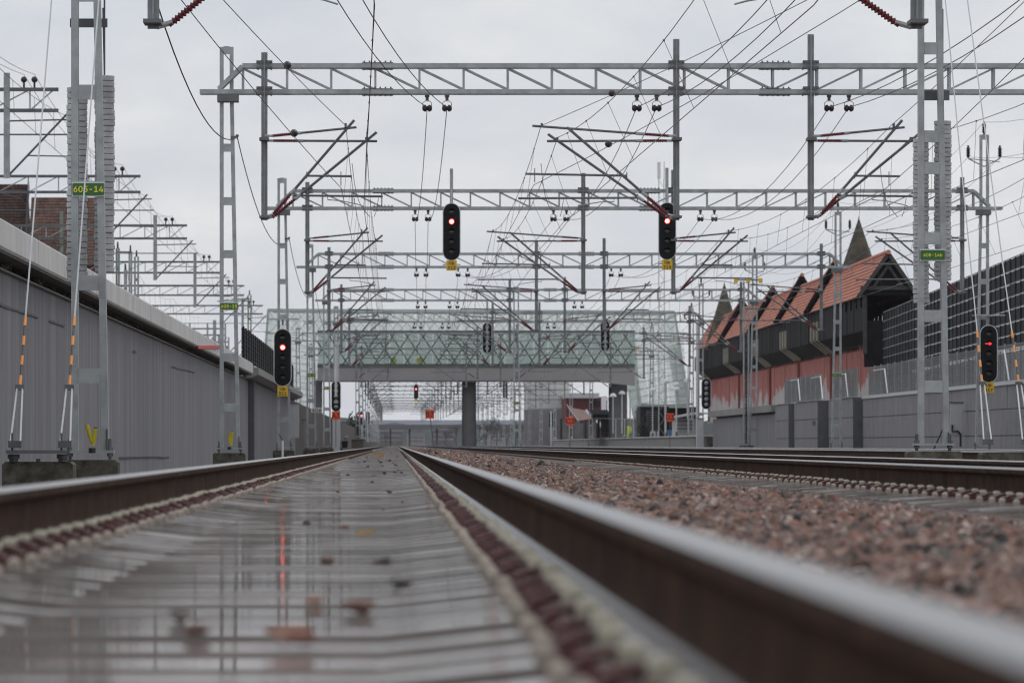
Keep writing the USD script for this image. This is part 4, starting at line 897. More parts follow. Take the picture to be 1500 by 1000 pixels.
t = T('antenna_mast', 'slim lattice antenna mast with a white panel antenna behind the Up 315 signal', 'mast', P(968, 640, 470))
for px in (965, 974): t.part('chord', MB().tube([P(px, 640, 470), P(px - (0 if px < 970 else 1.5), 262, 470)], 0.045, 6), STEEL_L)
mb = MB(); ya = np.linspace(636, 264, 34)
for i in range(33): mb.bar(P(965 if i % 2 else 973, ya[i], 470), P(973 if i % 2 else 965, ya[i + 1], 470), 0.03)
t.part('lacing', mb, STEEL); t.part('panel_antenna', MB().box(P(963, 262, 469.8), P(967.5, 238, 470.1)), WHT); t.part('ladder_tip', MB().tube([P(973, 264, 470), P(973, 237, 470)], 0.03, 5), STEEL)
# orange position signs
for txt, px, py, Z, foot, lab in (('A3', 492, 608.5, 300, (492, 655), 'orange sign A3 at the left by the dark signal'), ('B3', 629.5, 606.5, 276, (636, 657), 'orange sign B3 on a leaning thin pole in the ballast'),
                                  ('C3', 835.5, 616.5, 300, (835, 656), 'orange sign C3 in front of the board fence on the platform'), ('D3', 981.5, 611, 300, (981, 656), 'orange sign D3 in front of the platform buildings')):
    c = P(px, py, Z); t = T('position_sign', lab, 'sign', P(*foot, Z), 'orange letter and number signs beside the tracks')
    t.part('board', MB().cbox(c, (0.43, 0.015, 0.43)), ORG); t.part('lettering', MB().text(txt, 0.25, c - V(0, 0.009, 0)), TXT)
    t.part('pole', MB().tube([P(*foot, Z + 0.03), c + V(0, 0.03, 0)], 0.022, 6), STEEL_D)
# cabinets and wall fittings
def cabinet(a, b, Z, label, m=WHTC, d=0.35):
    a, b = P(*a, Z), P(*b, Z); t = T('trackside_cabinet', label, 'cabinet', (a + b) / 2 * V(1, 1, 0) + V(0, 0, min(a[2], b[2])))
    lo, hi = np.minimum(a, b), np.maximum(a, b)
    t.part('body', MB().box(lo, hi + V(0, d, 0)), m); t.part('door', MB().box(lo + V(0.04, -0.012, 0.05), hi + V(-0.04, -0.002, -0.05)), m)
    t.part('roof_lip', MB().box((lo[0] - 0.03, lo[1] - 0.04, hi[2] + 0.002), (hi[0] + 0.03, hi[1] + d, hi[2] + 0.04)), STEEL_D); return t, lo, hi
cabinet((424, 641), (438, 591), 260, 'tall pale grey cabinet at the left behind signal Up 311')
cabinet((442, 655), (449, 615), 330, 'narrow dark box behind the pale cabinet at left', WALLG)
t, lo, hi = cabinet((1392, 639), (1411, 590), 199, 'pale cabinet hung on the grey wall right of the 605-14b mast', d=0.1)
t.part('cable_conduit', MB().tube([P(1395, 622, 198.9), P(1395, 632, 198.9), P(1403, 631, 198.9), P(1407, 636, 198.9), P(1407, 654, 198.9)], 0.04, 6), BLACKP)
cabinet((1021, 656), (1031, 613), 335, 'slim pale cabinet on the post beside the dark signal at right')
t = T('leaning_rod', 'thin dark rod leaning beside the foot of the 605-14b mast', 'rod', P(1368, 656, 83)); t.part('rod', MB().tube([P(1368, 657, 83), P(1382, 626, 83), P(1382, 598, 83)], 0.012, 6), BLACKP)
t = T('distance_post', 'short white post with a bracket near signal Up 311', 'post', P(414, 668, 165)); t.part('post', MB().tube([P(414, 672, 165), P(414, 645, 165)], 0.03, 8), WHT); t.part('arm', MB().tube([P(414, 645, 165), P(409, 636, 165)], 0.015, 6), BLACKP)
t = T('concrete_trough', 'low dark concrete box left of the rails before the far red signal', 'concrete box', P(530, 655, 420)); t.part('box', MB().box(P(515, 656, 420), P(532, 643, 421)), CONC_D); t.part('low_wall', MB().box(P(531, 655, 421.2), P(556, 647, 424)), CONC); t.part('lid', MB().box(P(514, 642.9, 419.9), P(533, 642, 421.1)), CONC)
t = T('dark_bin', 'small black bin beside the low concrete box at left', 'bin', P(505, 656, 415)); t.part('body', MB().lathe([(0, 0.2), (0.5, 0.26), (0.52, 0.2)], P(505, 656, 415), (0, 0, 1), 10), BLACKS); t.part('hood', MB().lathe([(0, 0.2), (0.2, 0.18), (0.3, 0.06)], P(507, 644, 415), (0, 0, 1), 10), STEEL_D)

# ------------------------------------------------------------------ tiled wooden gallery on the right
GX, GZ0, GZ1 = 24.6, 302.0, 470.0
bays = [302, 339, 366, 394, 429, 470]
t = T('wooden_gallery', 'long black wooden gallery with orange tiled roof on a peeling red wall', 'building', (GX, GZ0, 2))
rx = GX + 1.25; EZ = 7.95; WB = 6.12
wallx = GX + 0.95
for i in range(5):
    a, b = bays[i], bays[i + 1]
    # flared roof: high gable at the near end of each bay, lower ridge further on
    n = 13; us = np.linspace(0, 1, n) ** 1.3
    fl = np.clip(1 - us / 0.34, 0, 1) ** 1.5
    zr = (10.1 + 0.75 * fl) if i else np.full(n, 10.15) - 0.05 * us
    hw = 1.28 + (0.26 * fl if i else 0.1 * fl)
    def course(side, j, m):
        v, f = [], []
        for k in range(n):
            yy = a + (b - a) * us[k] - (0.5 if k == 0 else 0)
            top, bot = V(rx, yy, zr[k]), V(rx + side * (hw[k] + 0.12), yy, EZ - 0.06)
            p0, p1 = top + (bot - top) * (j / m), top + (bot - top) * ((j + 1) / m)
            nrm = V(side * (top[2] - bot[2]), 0, abs(bot[0] - top[0])); nrm /= np.linalg.norm(nrm)
            v += [p0 + nrm * 0.02, p1 + nrm * 0.055, p1 - nrm * 0.02]
        for k in range(n - 1):
            for q_ in range(2):
                f.append([k * 3 + q_, k * 3 + q_ + 1, k * 3 + 3 + q_ + 1, k * 3 + 3 + q_])
        return np.array(v), np.array(f if side > 0 else [x[::-1] for x in f])
    for side, nm in ((-1, 'roof_slope'), (1, 'roof_slope')):
        mb = MB()
        for j in range(10): mb.add(*course(side, j, 10))
        roof = t.part(nm, mb, TILEO)
    mb = MB(); pr = [V(rx, a + (b - a) * u - (0.55 if u == 0 else 0), z + 0.05) for u, z in zip(us, zr)]; mb.tube(pr, 0.13, 6); t.part('ridge_tiles', mb, TILEO, parent=roof)
    # gable face and barge boards at the near end
    w0 = hw[0] + 0.1; zt_ = zr[0]
    t.part('gable_face', MB().prism([(-w0 + 0.15, EZ), (w0 - 0.15, EZ), (0, zt_ - 0.25)], (rx, a - 0.2, 0), (1, 0, 0), (0, 0, 1), (0, 0.08, 0)), WOODD)
    mb = MB()
    for side in (-1, 1): mb.bar((rx, a - 0.46, zt_ - 0.02), (rx + side * (w0 + 0.12), a - 0.46, EZ - 0.12), 0.2, 0.08)
    t.part('barge_board', mb, WOODB if i == 0 else WOODD)
    # boarded wall, overhang, soffit, red wall
    nb = int((b - a) / 1.1)
    yb = np.linspace(a, b, nb + 1)
    for k in range(nb):
        jx = rng.normal(0, 0.012)
        top = EZ - 0.05
        if i == 0 and k < 12 and k % 3 == 1: top = EZ - 0.6
        t.part('wall_board', MB().box((GX + jx, yb[k] + 0.03, WB + rng.uniform(-0.05, 0.05)), (GX + 0.07 + jx, yb[k + 1] - 0.03, top)), WOODD)
    t.part('inner_wall', MB().box((GX + 0.09, a + 0.1, WB), (GX + 0.14, b - 0.1, EZ - (0.3 if i == 0 else 0.05))), WOODD)
    mb = MB(); mb.prism([(GX + 0.02, WB - 0.02), (wallx + 0.02, WB - 0.55), (wallx + 0.02, WB - 0.48), (GX + 0.02, WB + 0.08)], (0, a, 0), (1, 0, 0), (0, 0, 1), (0, b - a - 0.05, 0)); t.part('soffit', mb, WOODD)
    for k in range(nb):
        yc = (yb[k] + yb[k + 1]) / 2; w_ = (yb[k + 1] - yb[k]) * 0.45
        t.part('saw_tooth_board', MB().prism([(-w_, 0), (w_, 0), (0, -0.34)], (wallx - 0.045, yc, WB - 0.50), (0, 1, 0), (0, 0, 1), (0.03, 0, 0)), WOODD)
    for k in range(nb * 1):
        jx = rng.normal(0, 0.012); t.part('red_board', MB().box((wallx + jx, yb[k] + 0.02, 1.9), (wallx + 0.08 + jx, yb[k + 1] - 0.02, WB - 0.3)), REDW)
    yj = b - 3.0
    mb = MB(); mb.tube([(wallx - 0.06, yj, 2.0), (wallx - 0.06, yj, WB - 0.35)], 0.09, 6); mb.tube([(wallx - 0.06, yj + 0.8, 2.0), (wallx - 0.06, yj + 0.8, WB - 0.4)], 0.07, 6); t.part('downpipe', mb, REDP)
    yk = yj + 1.0
    for o in (-2.4, 0, 2.4):
        mb = MB(); mb.bar((GX - 0.05, yk + o, WB + 1.15), (GX - 0.05, yk + o, WB + 0.06), 0.1, 0.75); mb.bar((GX - 0.05, yk + o, WB + 0.1), (wallx - 0.08, yk + o, WB - 0.66), 0.12, 0.75); t.part('knee_brace', mb, BEIGE)
t.part('far_wall', MB().box((wallx + 1.5, GZ0 + 24, 1.9), (wallx + 1.6, GZ1, EZ - 0.1)), WOODD)
t.part('far_wall', MB().box((wallx + 1.5, GZ0 + 0.5, 1.9), (wallx + 1.6, GZ0 + 23.98, 6.72)), WOODD); t.part('far_wall', MB().box((wallx + 1.5, GZ0 + 0.5, 7.32), (wallx + 1.6, GZ0 + 23.98, EZ - 0.1)), WOODD)
for k in range(9): t.part('far_slat', MB().box((wallx + 1.5, GZ0 + 0.6 + k * 2.6, 6.725), (wallx + 1.6, GZ0 + 1.9 + k * 2.6, 7.315)), WOODD)
# open near gable end with posts and slats
for x in (GX + 0.05, GX + 2.55): t.part('corner_post', MB().box((x - 0.1, GZ0 - 0.15, 4.9), (x + 0.1, GZ0 + 0.05, EZ + 0.1)), WOODB)
t.part('tie_beam', MB().box((GX - 0.2, GZ0 - 0.32, EZ + 0.28), (GX + 2.7, GZ0 - 0.22, EZ + 0.48)), WOODB)
mb = MB(); mb.bar((rx - 0.75, GZ0 - 0.3, EZ + 0.45), (rx, GZ0 - 0.3, 9.5), 0.14, 0.08); mb.bar((rx + 0.75, GZ0 - 0.3, EZ + 0.45), (rx, GZ0 - 0.3, 9.5), 0.14, 0.08); t.part('gable_struts', mb, WOODB)
t.part('end_boarding', MB().box((GX, GZ0 - 0.12, 4.2), (GX + 2.6, GZ0 - 0.03, 6.62)), WOODD)
def spire(px, py, Z, slope, zbase, label, n=8):
    ap = P(px, py, Z); h = ap[2] - zbase; r = slope * h
    t = T('shingled_spire', label, 'spire', (ap[0], Z, zbase), 'shingled spires on the gallery')
    m = 26
    for k in range(m):
        z0, z1 = zbase + h * k / m, zbase + h * (k + 1) / m; r0, r1 = r * (1 - k / m) + 0.03, r * (1 - (k + 1) / m) + 0.005
        t.part('shingle_course', MB().lathe([(0, r0), (z1 - z0 + 0.02, r1)], (ap[0], Z, z0), (0, 0, 1), n), SHING)
    t.part('finial', MB().lathe([(-0.2, 0.06), (0.12, 0.015)], ap, (0, 0, 1), 6), SHING)
spire(1258, 320, 332, 0.335, 7.6, 'tall steep shingled spire rising near the near end of the tiled roof')
spire(1061, 415, 452, 0.30, 7.6, 'smaller shingled spire at the far end of the tiled roof')

# ------------------------------------------------------------------ glass station bridge and hall
ZBR = 500.0
t = T('glass_footbridge', 'enclosed bridge with green-grey lattice truss and glazing on a concrete beam', 'bridge', P(687, 656, ZBR))
x0, x1 = P(465, 0, ZBR)[0], P(930, 0, ZBR)[0]
def zb_(py): return EYE + (HY - py) * ZBR / F
t.part('deck_beam', MB().prism([(x0, zb_(557)), (P(855, 0, ZBR)[0], zb_(557)), (P(930, 0, ZBR)[0], zb_(565)), (x1, zb_(538)), (x0, zb_(538))], (0, ZBR, 0), (1, 0, 0), (0, 0, 1), (0, 0.6, 0)), BEAMC)
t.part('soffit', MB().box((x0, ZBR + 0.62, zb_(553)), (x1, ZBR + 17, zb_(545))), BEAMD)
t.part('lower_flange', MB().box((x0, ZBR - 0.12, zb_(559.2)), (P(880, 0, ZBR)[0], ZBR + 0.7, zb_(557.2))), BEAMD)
t.part('edge_strip', MB().box((x0, ZBR - 0.06, zb_(537.8)), (x1, ZBR + 0.3, zb_(535.2))), TRUSS)
zt0, zt1 = zb_(535), zb_(486.5)
for z, h_ in ((zt1, 0.3), (zb_(511), 0.1), (zt0 + 0.06, 0.16)): t.part('truss_chord', MB().box((x0, ZBR - 0.05, z - h_ / 2), (x1, ZBR + 0.12, z + h_ / 2)), TRUSS)
pitch = 19 * ZBR / F * 1.2; run = (zt1 - zt0) * 0.66
for off, s in ((0.0, 1), (0.0, -1)):
    xx = x0 - run
    while xx < x1:
        a, b = V(xx, ZBR + (0.0 if s > 0 else 0.14), zt0), V(xx + run, ZBR + (0.0 if s > 0 else 0.14), zt1)
        if s < 0: a[0], b[0] = b[0], a[0]
        d = b - a; lo, hi = 0.0, 1.0
        for u_lim, xl in ((0, x0), (1, x1)):
            if abs(d[0]) > 1e-6:
                u = (xl - a[0]) / d[0]
                if (d[0] > 0) == (u_lim == 0): lo = max(lo, u)
                else: hi = min(hi, u)
        if hi - lo > 0.05: t.part('truss_diagonal', MB().bar(a + d * lo, a + d * hi, 0.11, 0.1), TRUSS)
        xx += pitch
npn = 22
for k in range(npn):
    a, b = x0 + (x1 - x0) * k / npn, x0 + (x1 - x0) * (k + 1) / npn
    for z0_, z1_ in ((zt0 + 0.1, zb_(511) - 0.06), (zb_(511) + 0.06, zt1 - 0.1)):
        t.part('glass_pane', MB().box((a + 0.03, ZBR + 0.45, z0_), (b - 0.03, ZBR + 0.47, z1_)), GLASSG)
t.part('inner_floor', MB().box((x0, ZBR + 0.62, zt0 - 0.1), (x1, ZBR + 16, zt0)), BEAMC)
t.part('inner_back_wall', MB().box((x0, ZBR + 9, zt0 + 0.02), (x1, ZBR + 9.1, zt1)), GLASSF)
for px in (565, 663, 833, 932): t.part('ceiling_sign', MB().box(P(px - 3, 512, ZBR + 0.7), P(px + 4, 508, ZBR + 0.72)), YEL)
for px in (576, 615): t.part('bright_sticker', MB().lathe([(0, 0.3), (0.02, 0.3)], P(px, 528, ZBR + 0.42), (0, 1, 0), 10), mat('lime_sticker_%d' % px, (0.42, 0.5, 0.12), 0.6))
t.part('pier', MB().lathe([(0, 0.62), (zb_(559) + 0.5, 0.62)], (P(687.5, 0, ZBR)[0], ZBR + 2.2, -0.5), (0, 0, 1), 20), PIERM, smooth=40)
t.part('right_pier', MB().box(P(896, 645, ZBR + 2), P(914, 562, ZBR + 9)), PIERM)
t.part('left_pier', MB().box(P(462, 655, ZBR + 2), P(472, 558, ZBR + 9)), PIERM)
hall = T('glass_station_hall', 'large pale glass station hall with slanted walls behind the lattice bridge', 'building', P(700, 640, 515))
ZH = 517.0
def hq(px, py, d=0.0): return P(px, py, ZH + d)
def glaze(quad, nu, nv, m=GLASSF, gap=0.06):
    """quad: corners bottom-left, bottom-right, top-right, top-left; panes and glazing bars between them."""
    a, b, c, d = quad
    f = lambda u, v: (a * (1 - u) + b * u) * (1 - v) + (d * (1 - u) + c * u) * v
    nrm = np.cross(b - a, d - a); nrm /= np.linalg.norm(nrm)
    for i in range(nu):
        for j in range(nv):
            g = gap / np.linalg.norm(b - a); g2 = gap / np.linalg.norm(d - a)
            u0, u1, v0, v1 = i / nu + g, (i + 1) / nu - g, j / nv + g2, (j + 1) / nv - g2
            tilt = nrm * rng.normal(0, 0.012)
            q4 = [f(u0, v0) + tilt, f(u1, v0) - tilt, f(u1, v1) + tilt, f(u0, v1) - tilt]
            v = np.array(q4 + [p_ + nrm * 0.03 for p_ in q4])
            hall.part('glass_panel', MB().add(v, [[0, 1, 2, 3], [7, 6, 5, 4], [0, 4, 5, 1], [1, 5, 6, 2], [2, 6, 7, 3], [3, 7, 4, 0]]), m)
    for j in range(nv + 1): hall.part('glazing_bar', MB().bar(f(0, j / nv) + nrm * 0.05, f(1, j / nv) + nrm * 0.05, 0.05, 0.06), FRAMEG)
    return f
# upper storey, right and left towers; the right tower's lines climb to the right
glaze((hq(392, 487), hq(990, 487), hq(987, 458), hq(394, 453)), 36, 2)
f = glaze((hq(936, 592), hq(1009, 592), hq(1001, 487.5), hq(927, 487.5)), 5, 9)
for k in range(12):
    v0 = -0.1 + k * 0.1
    p, q = f(0, max(v0, 0)), f(1, min(v0 + 0.16, 1)); hall.part('slanting_bar', MB().bar(p - V(0, 0.08, 0), q - V(0, 0.08, 0), 0.045, 0.05), FRAMEG)
f = glaze((hq(383, 600), hq(466, 600), hq(466, 487.5), hq(388, 487.5)), 6, 10)
for k in range(14):
    v0 = k * 0.08; hall.part('slanting_bar', MB().bar(f(0, min(v0 + 0.12, 1)) - V(0, 0.08, 0), f(1, v0 if v0 < 1 else 1) - V(0, 0.08, 0), 0.045, 0.05), FRAMEG)
for k in range(44):
    a = 396 + k * 13.5; p, q = hq(a, 486, -0.1), hq(min(a + 22, 987), 459, -0.1)
    if a + 22 < 988: hall.part('slanting_bar', MB().bar(p, q, 0.05, 0.05), FRAMEG)
    p, q = hq(a + 22, 486, -0.16), hq(a, 459, -0.16)
    if a + 22 < 988: hall.part('slanting_bar', MB().bar(p, q, 0.04, 0.04), FRAMEG)
hall.part('roof_edge', MB().bar(hq(392, 454), hq(988, 457), 0.25, 0.3), FRAMEG)
D_ = 22
hall.part('roof', MB().add([hq(394, 453.5, 0.1), hq(987, 457.5, 0.1), hq(987, 457.5, 0.1) + V(0, D_, 0.2), hq(394, 453.5, 0.1) + V(0, D_, 0.2)], [[0, 1, 2, 3]]), GLASSF)
hall.part('rear_wall', MB().add([hq(383, 600) + V(0, D_, 0), hq(466, 600) + V(0, D_, 0), hq(466, 454) + V(0, D_, 0), hq(392, 454) + V(0, D_, 0)], [[0, 1, 2, 3]]).add([hq(466, 535) + V(0, D_, 0), hq(936, 535) + V(0, D_, 0), hq(936, 457) + V(0, D_, 0), hq(466, 454) + V(0, D_, 0)], [[0, 1, 2, 3]]).add([hq(936, 592) + V(0, D_, 0), hq(1009, 592) + V(0, D_, 0), hq(990, 457) + V(0, D_, 0), hq(936, 457) + V(0, D_, 0)], [[0, 1, 2, 3]]), GLASSF)
for (a, b) in (((383, 600), (393, 453)), ((1009, 592), (988, 458))):
    hall.part('side_glass', MB().add([hq(*a), hq(*a) + V(0, D_, 0), hq(*b) + V(0, D_, 0), hq(*b)], [[0, 1, 2, 3]]), GLASSG)
for (a, b) in (((383, 600), (393, 453)), ((1009, 592), (988, 458)), ((936, 592), (927, 487))): hall.part('edge_post', MB().bar(hq(*a, -0.1), hq(*b, -0.1), 0.2, 0.2), FRAMEG)
hall.part('base_band', MB().box(hq(938, 597), hq(1010, 592.5) + V(0, 8, 0)), FRAMEG)
hall.part('dark_ground_floor', MB().box(hq(940, 640, 3), hq(1012, 597, 16)), BLACKS)
hall.part('corner_glass', MB().add([P(933, 640, 506), P(948, 640, 515), P(936, 560, 515), P(914, 545, 502)], [[0, 1, 2, 3]]), GLASSG)
hall.part('corner_glass', MB().add([P(914, 545, 501.5), P(936, 560, 515), P(930, 487, 515), P(927, 487, 501.5)], [[0, 1, 2, 3]]), GLASSG)

# ------------------------------------------------------------------ platform and what stands on it
t = T('platform', 'low concrete station platform at the right in front of the glass hall', 'platform', (18.4, 340, -0.2))
for k in range(26):
    y0 = 340 + k * 13; t.part('edge_block', MB().box((18.4, y0 + 0.02, -0.4), (18.8, y0 + 12.96, 0.62)), CONC if k else CONC_D); t.part('coping_slab', MB().box((18.3, y0, 0.622), (19.2, y0 + 12.98, 0.70)), CONC_L)
t.part('end_wall', MB().box((18.82, 339.6, -0.4), (28, 340, 0.66)), CONC_D); t.part('paving', MB().box((19.22, 340.02, 0.5), (34, 680, 0.685)), CONC)
def on_plat(px, Z): return V((px - VX) * Z / F, Z, 0.69)
t = T('board_fence', 'grey upright board fence on the platform behind sign C3', 'fence', on_plat(850, 600))
for k in range(34):
    Zf = 640 - k * 2.0; x = on_plat(822 + k * 1.55, 640)[0] * 0 + (822 + k * 1.6 - VX) * 620 / F
    t.part('board', MB().box((x, 620 + rng.normal(0, 0.05), 0.69), (x + 0.1, 620.1, zz_(618, 620) + rng.normal(0, 0.1))), FENCEW)
for px in (822, 838, 858, 875): x = (px - VX) * 619.8 / F; t.part('fence_post', MB().box((x - 0.08, 619.7, 0.69), (x + 0.08, 619.9, zz_(613, 620))), BLACKS)
t = T('stair_canopy', 'brown tinted sloping canopy with white stringer above the board fence', 'canopy', on_plat(860, 560))
t.part('brown_screen', MB().add([P(831, 596, 560), P(846, 616, 560), P(868, 613, 563), P(860, 601, 563)], [[0, 1, 2, 3]]), BROWN)
t.part('white_stringer', MB().bar(P(858, 600, 559.5), P(868, 612, 559.5), 0.25, 0.3).bar(P(874, 615, 559.4), P(893, 638, 559.4), 0.3, 0.3), WHT)
t.part('handrail', MB().tube([P(830, 592, 559), P(847, 616, 559)], 0.05, 6), STEEL_L)
t = T('shelter', 'dark flat-roofed waiting shelter with black posts on the platform', 'shelter', on_plat(895, 530))
t.part('roof', MB().box(P(868, 612, 528), P(915, 607, 533)), BLACKS); t.part('side_roof', MB().add([P(862, 600, 530), P(890, 600, 530), P(894, 608, 530), P(868, 608, 530)], [[0, 1, 2, 3]]), WALLGD)
for px in (877, 895, 907): t.part('post', MB().box(P(px - 1.6, 641, 528), P(px + 1.6, 607.5, 528.2)), BLACKS)
t.part('crossbar', MB().box(P(877, 631, 528), P(895, 630, 528.1)), BLACKS); t.part('rear_panel', MB().box(P(880, 640, 533), P(896, 612, 533.1)), WALLGD)
t = T('handrail', 'thin pale handrail running along the platform past the shelter', 'railing', on_plat(900, 500)); t.part('rail', MB().tube([P(872, 612.5, 505), P(928, 613.5, 495)], 0.035, 6), STEEL_L)
for px in (902, 915, 928): t.part('post', MB().tube([P(px, 641, 500), P(px, 613, 500)], 0.03, 6), STEEL_L)
t = T('kiosk', 'dark kiosk with a patterned grey lattice wall beside sign D3', 'kiosk', on_plat(960, 470))
t.part('dark_body', MB().box(P(938, 640, 474), P(975, 596, 480)), BLACKS); t.part('lattice_wall', MB().box(P(947, 630, 472), P(965, 601, 472.2)), FENCEW)
for k in range(8): t.part('lattice_bar', MB().box(P(947, 601.6 + k * 3.6, 471.9), P(965, 602.9 + k * 3.6, 471.96)), BLACKS)
for k in range(3): t.part('pale_panel', MB().box(P(952 + k * 5, 640, 471), P(955.5 + k * 5, 631, 471.1)), WHTC)
t.part('door_frame', MB().box(P(965, 640, 471), P(970, 600, 471.2)), BLACKS)
t = T('pale_hut', 'pale grey hut with sloping roof right of sign D3', 'hut', on_plat(1000, 430))
t.part('body', MB().box(P(990, 641, 430), P(1018, 613, 436)), WHTC); t.part('roof', MB().prism([(0, 0), (1.9, 0.35), (1.9, 0.5), (0, 0.15)], P(985, 613, 429), (1, 0, 0), (0, 0, 1), (0, 8, 0)), CONC_L)
for py in (616, 622, 627): t.part('dark_rail', MB().box(P(989, py + 1, 429.5), P(1017, py, 429.7)), BLACKS)
t = T('blue_crate', 'small blue plastic crate beside sign D3', 'crate', on_plat(981, 440)); t.part('body', MB().box(P(979, 640, 440), P(991, 631, 441)), BLUEP); t.part('rim', MB().box(P(978.6, 631, 439.95), P(991.4, 629.6, 441.05)), BLUEP)
t = T('luggage_cart', 'low pale handcart on the platform by the person in yellow', 'cart', on_plat(922, 480)); t.part('deck', MB().box(P(913, 639, 480), P(928, 637.5, 481)), WHTC)
for px in (915, 926): t.part('wheel', MB().lathe([(-0.04, 0.1), (0.04, 0.1)], P(px, 640.5, 480.2), (0, 1, 0), 10), BLACKS)
t = T('bush', 'dark shrub in front of the kiosk on the platform', 'shrub', on_plat(942, 465))
mb = MB()
for k in range(420):
    c = P(942, 627, 465) + rng.normal(size=3) * V(0.22, 0.25, 0.42); a, b = rng.normal(size=3), rng.normal(size=3); a *= 0.09 / np.linalg.norm(a); b *= 0.06 / np.linalg.norm(b); mb.add([c - a, c + b, c + a, c - b], [[0, 1, 2, 3]])
t.part('foliage', mb, LEAFD); t.part('stem', MB().tube([P(942, 640.5, 465), P(942, 620, 465)], 0.04, 6), TWIG)
lamps = [(898, 578, 480), (911, 574, 500), (923, 570, 520), (892, 583, 560), (956, 570, 470), (975.5, 557.5, 455), (990.5, 562, 440), (991, 569, 425), (1007, 556, 455)]
for k, (px, py, Z) in enumerate(lamps):
    t = T('platform_lamp', ['left of three lamps by the bridge abutment', 'middle of three lamps by the bridge abutment', 'right of three lamps by the bridge abutment', 'lamp low behind the three at the abutment', 'lamp in front of the left side of the right glass tower', 'lamp left of centre before the right glass tower', 'upper lamp of the close pair before the right glass tower', 'lower lamp of the close pair before the right glass tower', 'lamp at the right edge of the right glass tower'][k] + ', white half globe', 'lamp', on_plat(px, Z), 'platform lamps with white half-globe shades')
    c = P(px, py + 3, Z); r = 0.30
    t.part('shade', MB().lathe([(0, r)] + [(r * math.sin(a), r * math.cos(a)) for a in np.linspace(0.15, 1.45, 6)] + [(r, 0.03)], c, (0, 0, 1), 14), WHT, smooth=50)
    t.part('post', MB().tube([on_plat(px, Z), c + V(0, 0, 0.02)], 0.05, 8), STEEL_L); t.part('lamp_base', MB().lathe([(0, 0.1), (0.4, 0.08)], on_plat(px, Z), (0, 0, 1), 8), STEEL_D)
for px, py, Z in ((1013, 600, 440), (1008, 566, 420), (952, 600, 500), (901, 600, 540)):
    t = T('slim_pole', {1013: 'slim pole right of the pale hut', 1008: 'slim pole before the right edge of the glass tower', 952: 'slim pole before the kiosk', 901: 'slim pole before the abutment'}[px], 'pole', on_plat(px, Z)); t.part('pole', MB().tube([on_plat(px, Z), P(px, py - 30, Z)], 0.04, 6), STEEL_L); t.part('pole_base', MB().lathe([(0, 0.09), (0.25, 0.06)], on_plat(px, Z), (0, 0, 1), 8), STEEL_D)

# a person in a high-visibility suit on the platform
def figure(joints, bones, refine=0.05):
    M = manifold3d.Manifold
    out = None
    for a, b in bones:
        (pa, ra), (pb, rb) = joints[a], joints[b]
        h = M.batch_hull([M.sphere(ra, 16).translate(list(map(float, pa))), M.sphere(rb, 16).translate(list(map(float, pb)))])
        out = h if out is None else out + h
    m = out.refine_to_length(refine).to_mesh(); tm = trimesh.Trimesh(m.vert_properties[:, :3], m.tri_verts, process=True)
    trimesh.smoothing.filter_taubin(tm, iterations=6); return tm.vertices, tm.faces
base = on_plat(921, 640) + V(0, 0, 0.0)
J = {'hd': ((0, 0.01, 1.66), 0.105), 'ch': ((0, -0.03, 1.60), 0.075), 'nk': ((0, 0.02, 1.50), 0.06), 'cs': ((0, 0.0, 1.33), 0.14), 'sl': ((-0.19, 0, 1.40), 0.075), 'sr': ((0.19, 0, 1.40), 0.075), 'wa': ((0, 0, 1.08), 0.13), 'hp': ((0, 0, 0.95), 0.14),
     'el': ((-0.25, 0.02, 1.12), 0.052), 'er': ((0.25, -0.03, 1.13), 0.052), 'wl': ((-0.24, -0.08, 0.88), 0.036), 'wr': ((0.22, -0.16, 0.92), 0.036), 'hl': ((-0.24, -0.11, 0.80), 0.04), 'hr': ((0.21, -0.21, 0.87), 0.04),
     'tl': ((-0.1, 0, 0.92), 0.095), 'tr': ((0.1, 0, 0.92), 0.095), 'kl': ((-0.11, -0.03, 0.49), 0.06), 'kr': ((0.12, 0.02, 0.49), 0.06), 'al': ((-0.11, 0.0, 0.09), 0.045), 'ar': ((0.13, 0.05, 0.09), 0.045), 'fl': ((-0.12, -0.14, 0.04), 0.04), 'fr': ((0.15, -0.09, 0.04), 0.04)}
t = T('person', 'person in a high-visibility yellow suit standing on the platform', 'person', base)
BODY = [('hd', 'ch'), ('hd', 'nk'), ('nk', 'cs'), ('cs', 'sl'), ('cs', 'sr'), ('cs', 'wa'), ('wa', 'hp'), ('sl', 'el'), ('el', 'wl'), ('wl', 'hl'), ('sr', 'er'), ('er', 'wr'), ('wr', 'hr'), ('hp', 'tl'), ('hp', 'tr'), ('tl', 'kl'), ('kl', 'al'), ('al', 'fl'), ('tr', 'kr'), ('kr', 'ar'), ('ar', 'fr')]
t.part('body', figure(J, BODY), SKIN, smooth=True, local=True)
gr = lambda ks, k: {q: ((J[q][0]), J[q][1] + k) for q in ks}
t.part('jacket', figure(gr(['cs', 'sl', 'sr', 'wa', 'hp', 'el', 'er', 'wl', 'wr'], 0.025), [b for b in BODY if set(b) <= {'cs', 'sl', 'sr', 'wa', 'hp', 'el', 'er', 'wl', 'wr'}]), HIVIS, smooth=True, local=True)
t.part('trousers', figure(gr(['hp', 'tl', 'tr', 'kl', 'kr', 'al', 'ar'], 0.02), [b for b in BODY if set(b) <= {'hp', 'tl', 'tr', 'kl', 'kr', 'al', 'ar'}]), HIVIS, smooth=True, local=True)
t.part('boots', figure(gr(['al', 'fl', 'ar', 'fr'], 0.024), [('al', 'fl'), ('ar', 'fr')], 0.04), BLACKS, smooth=True, local=True)
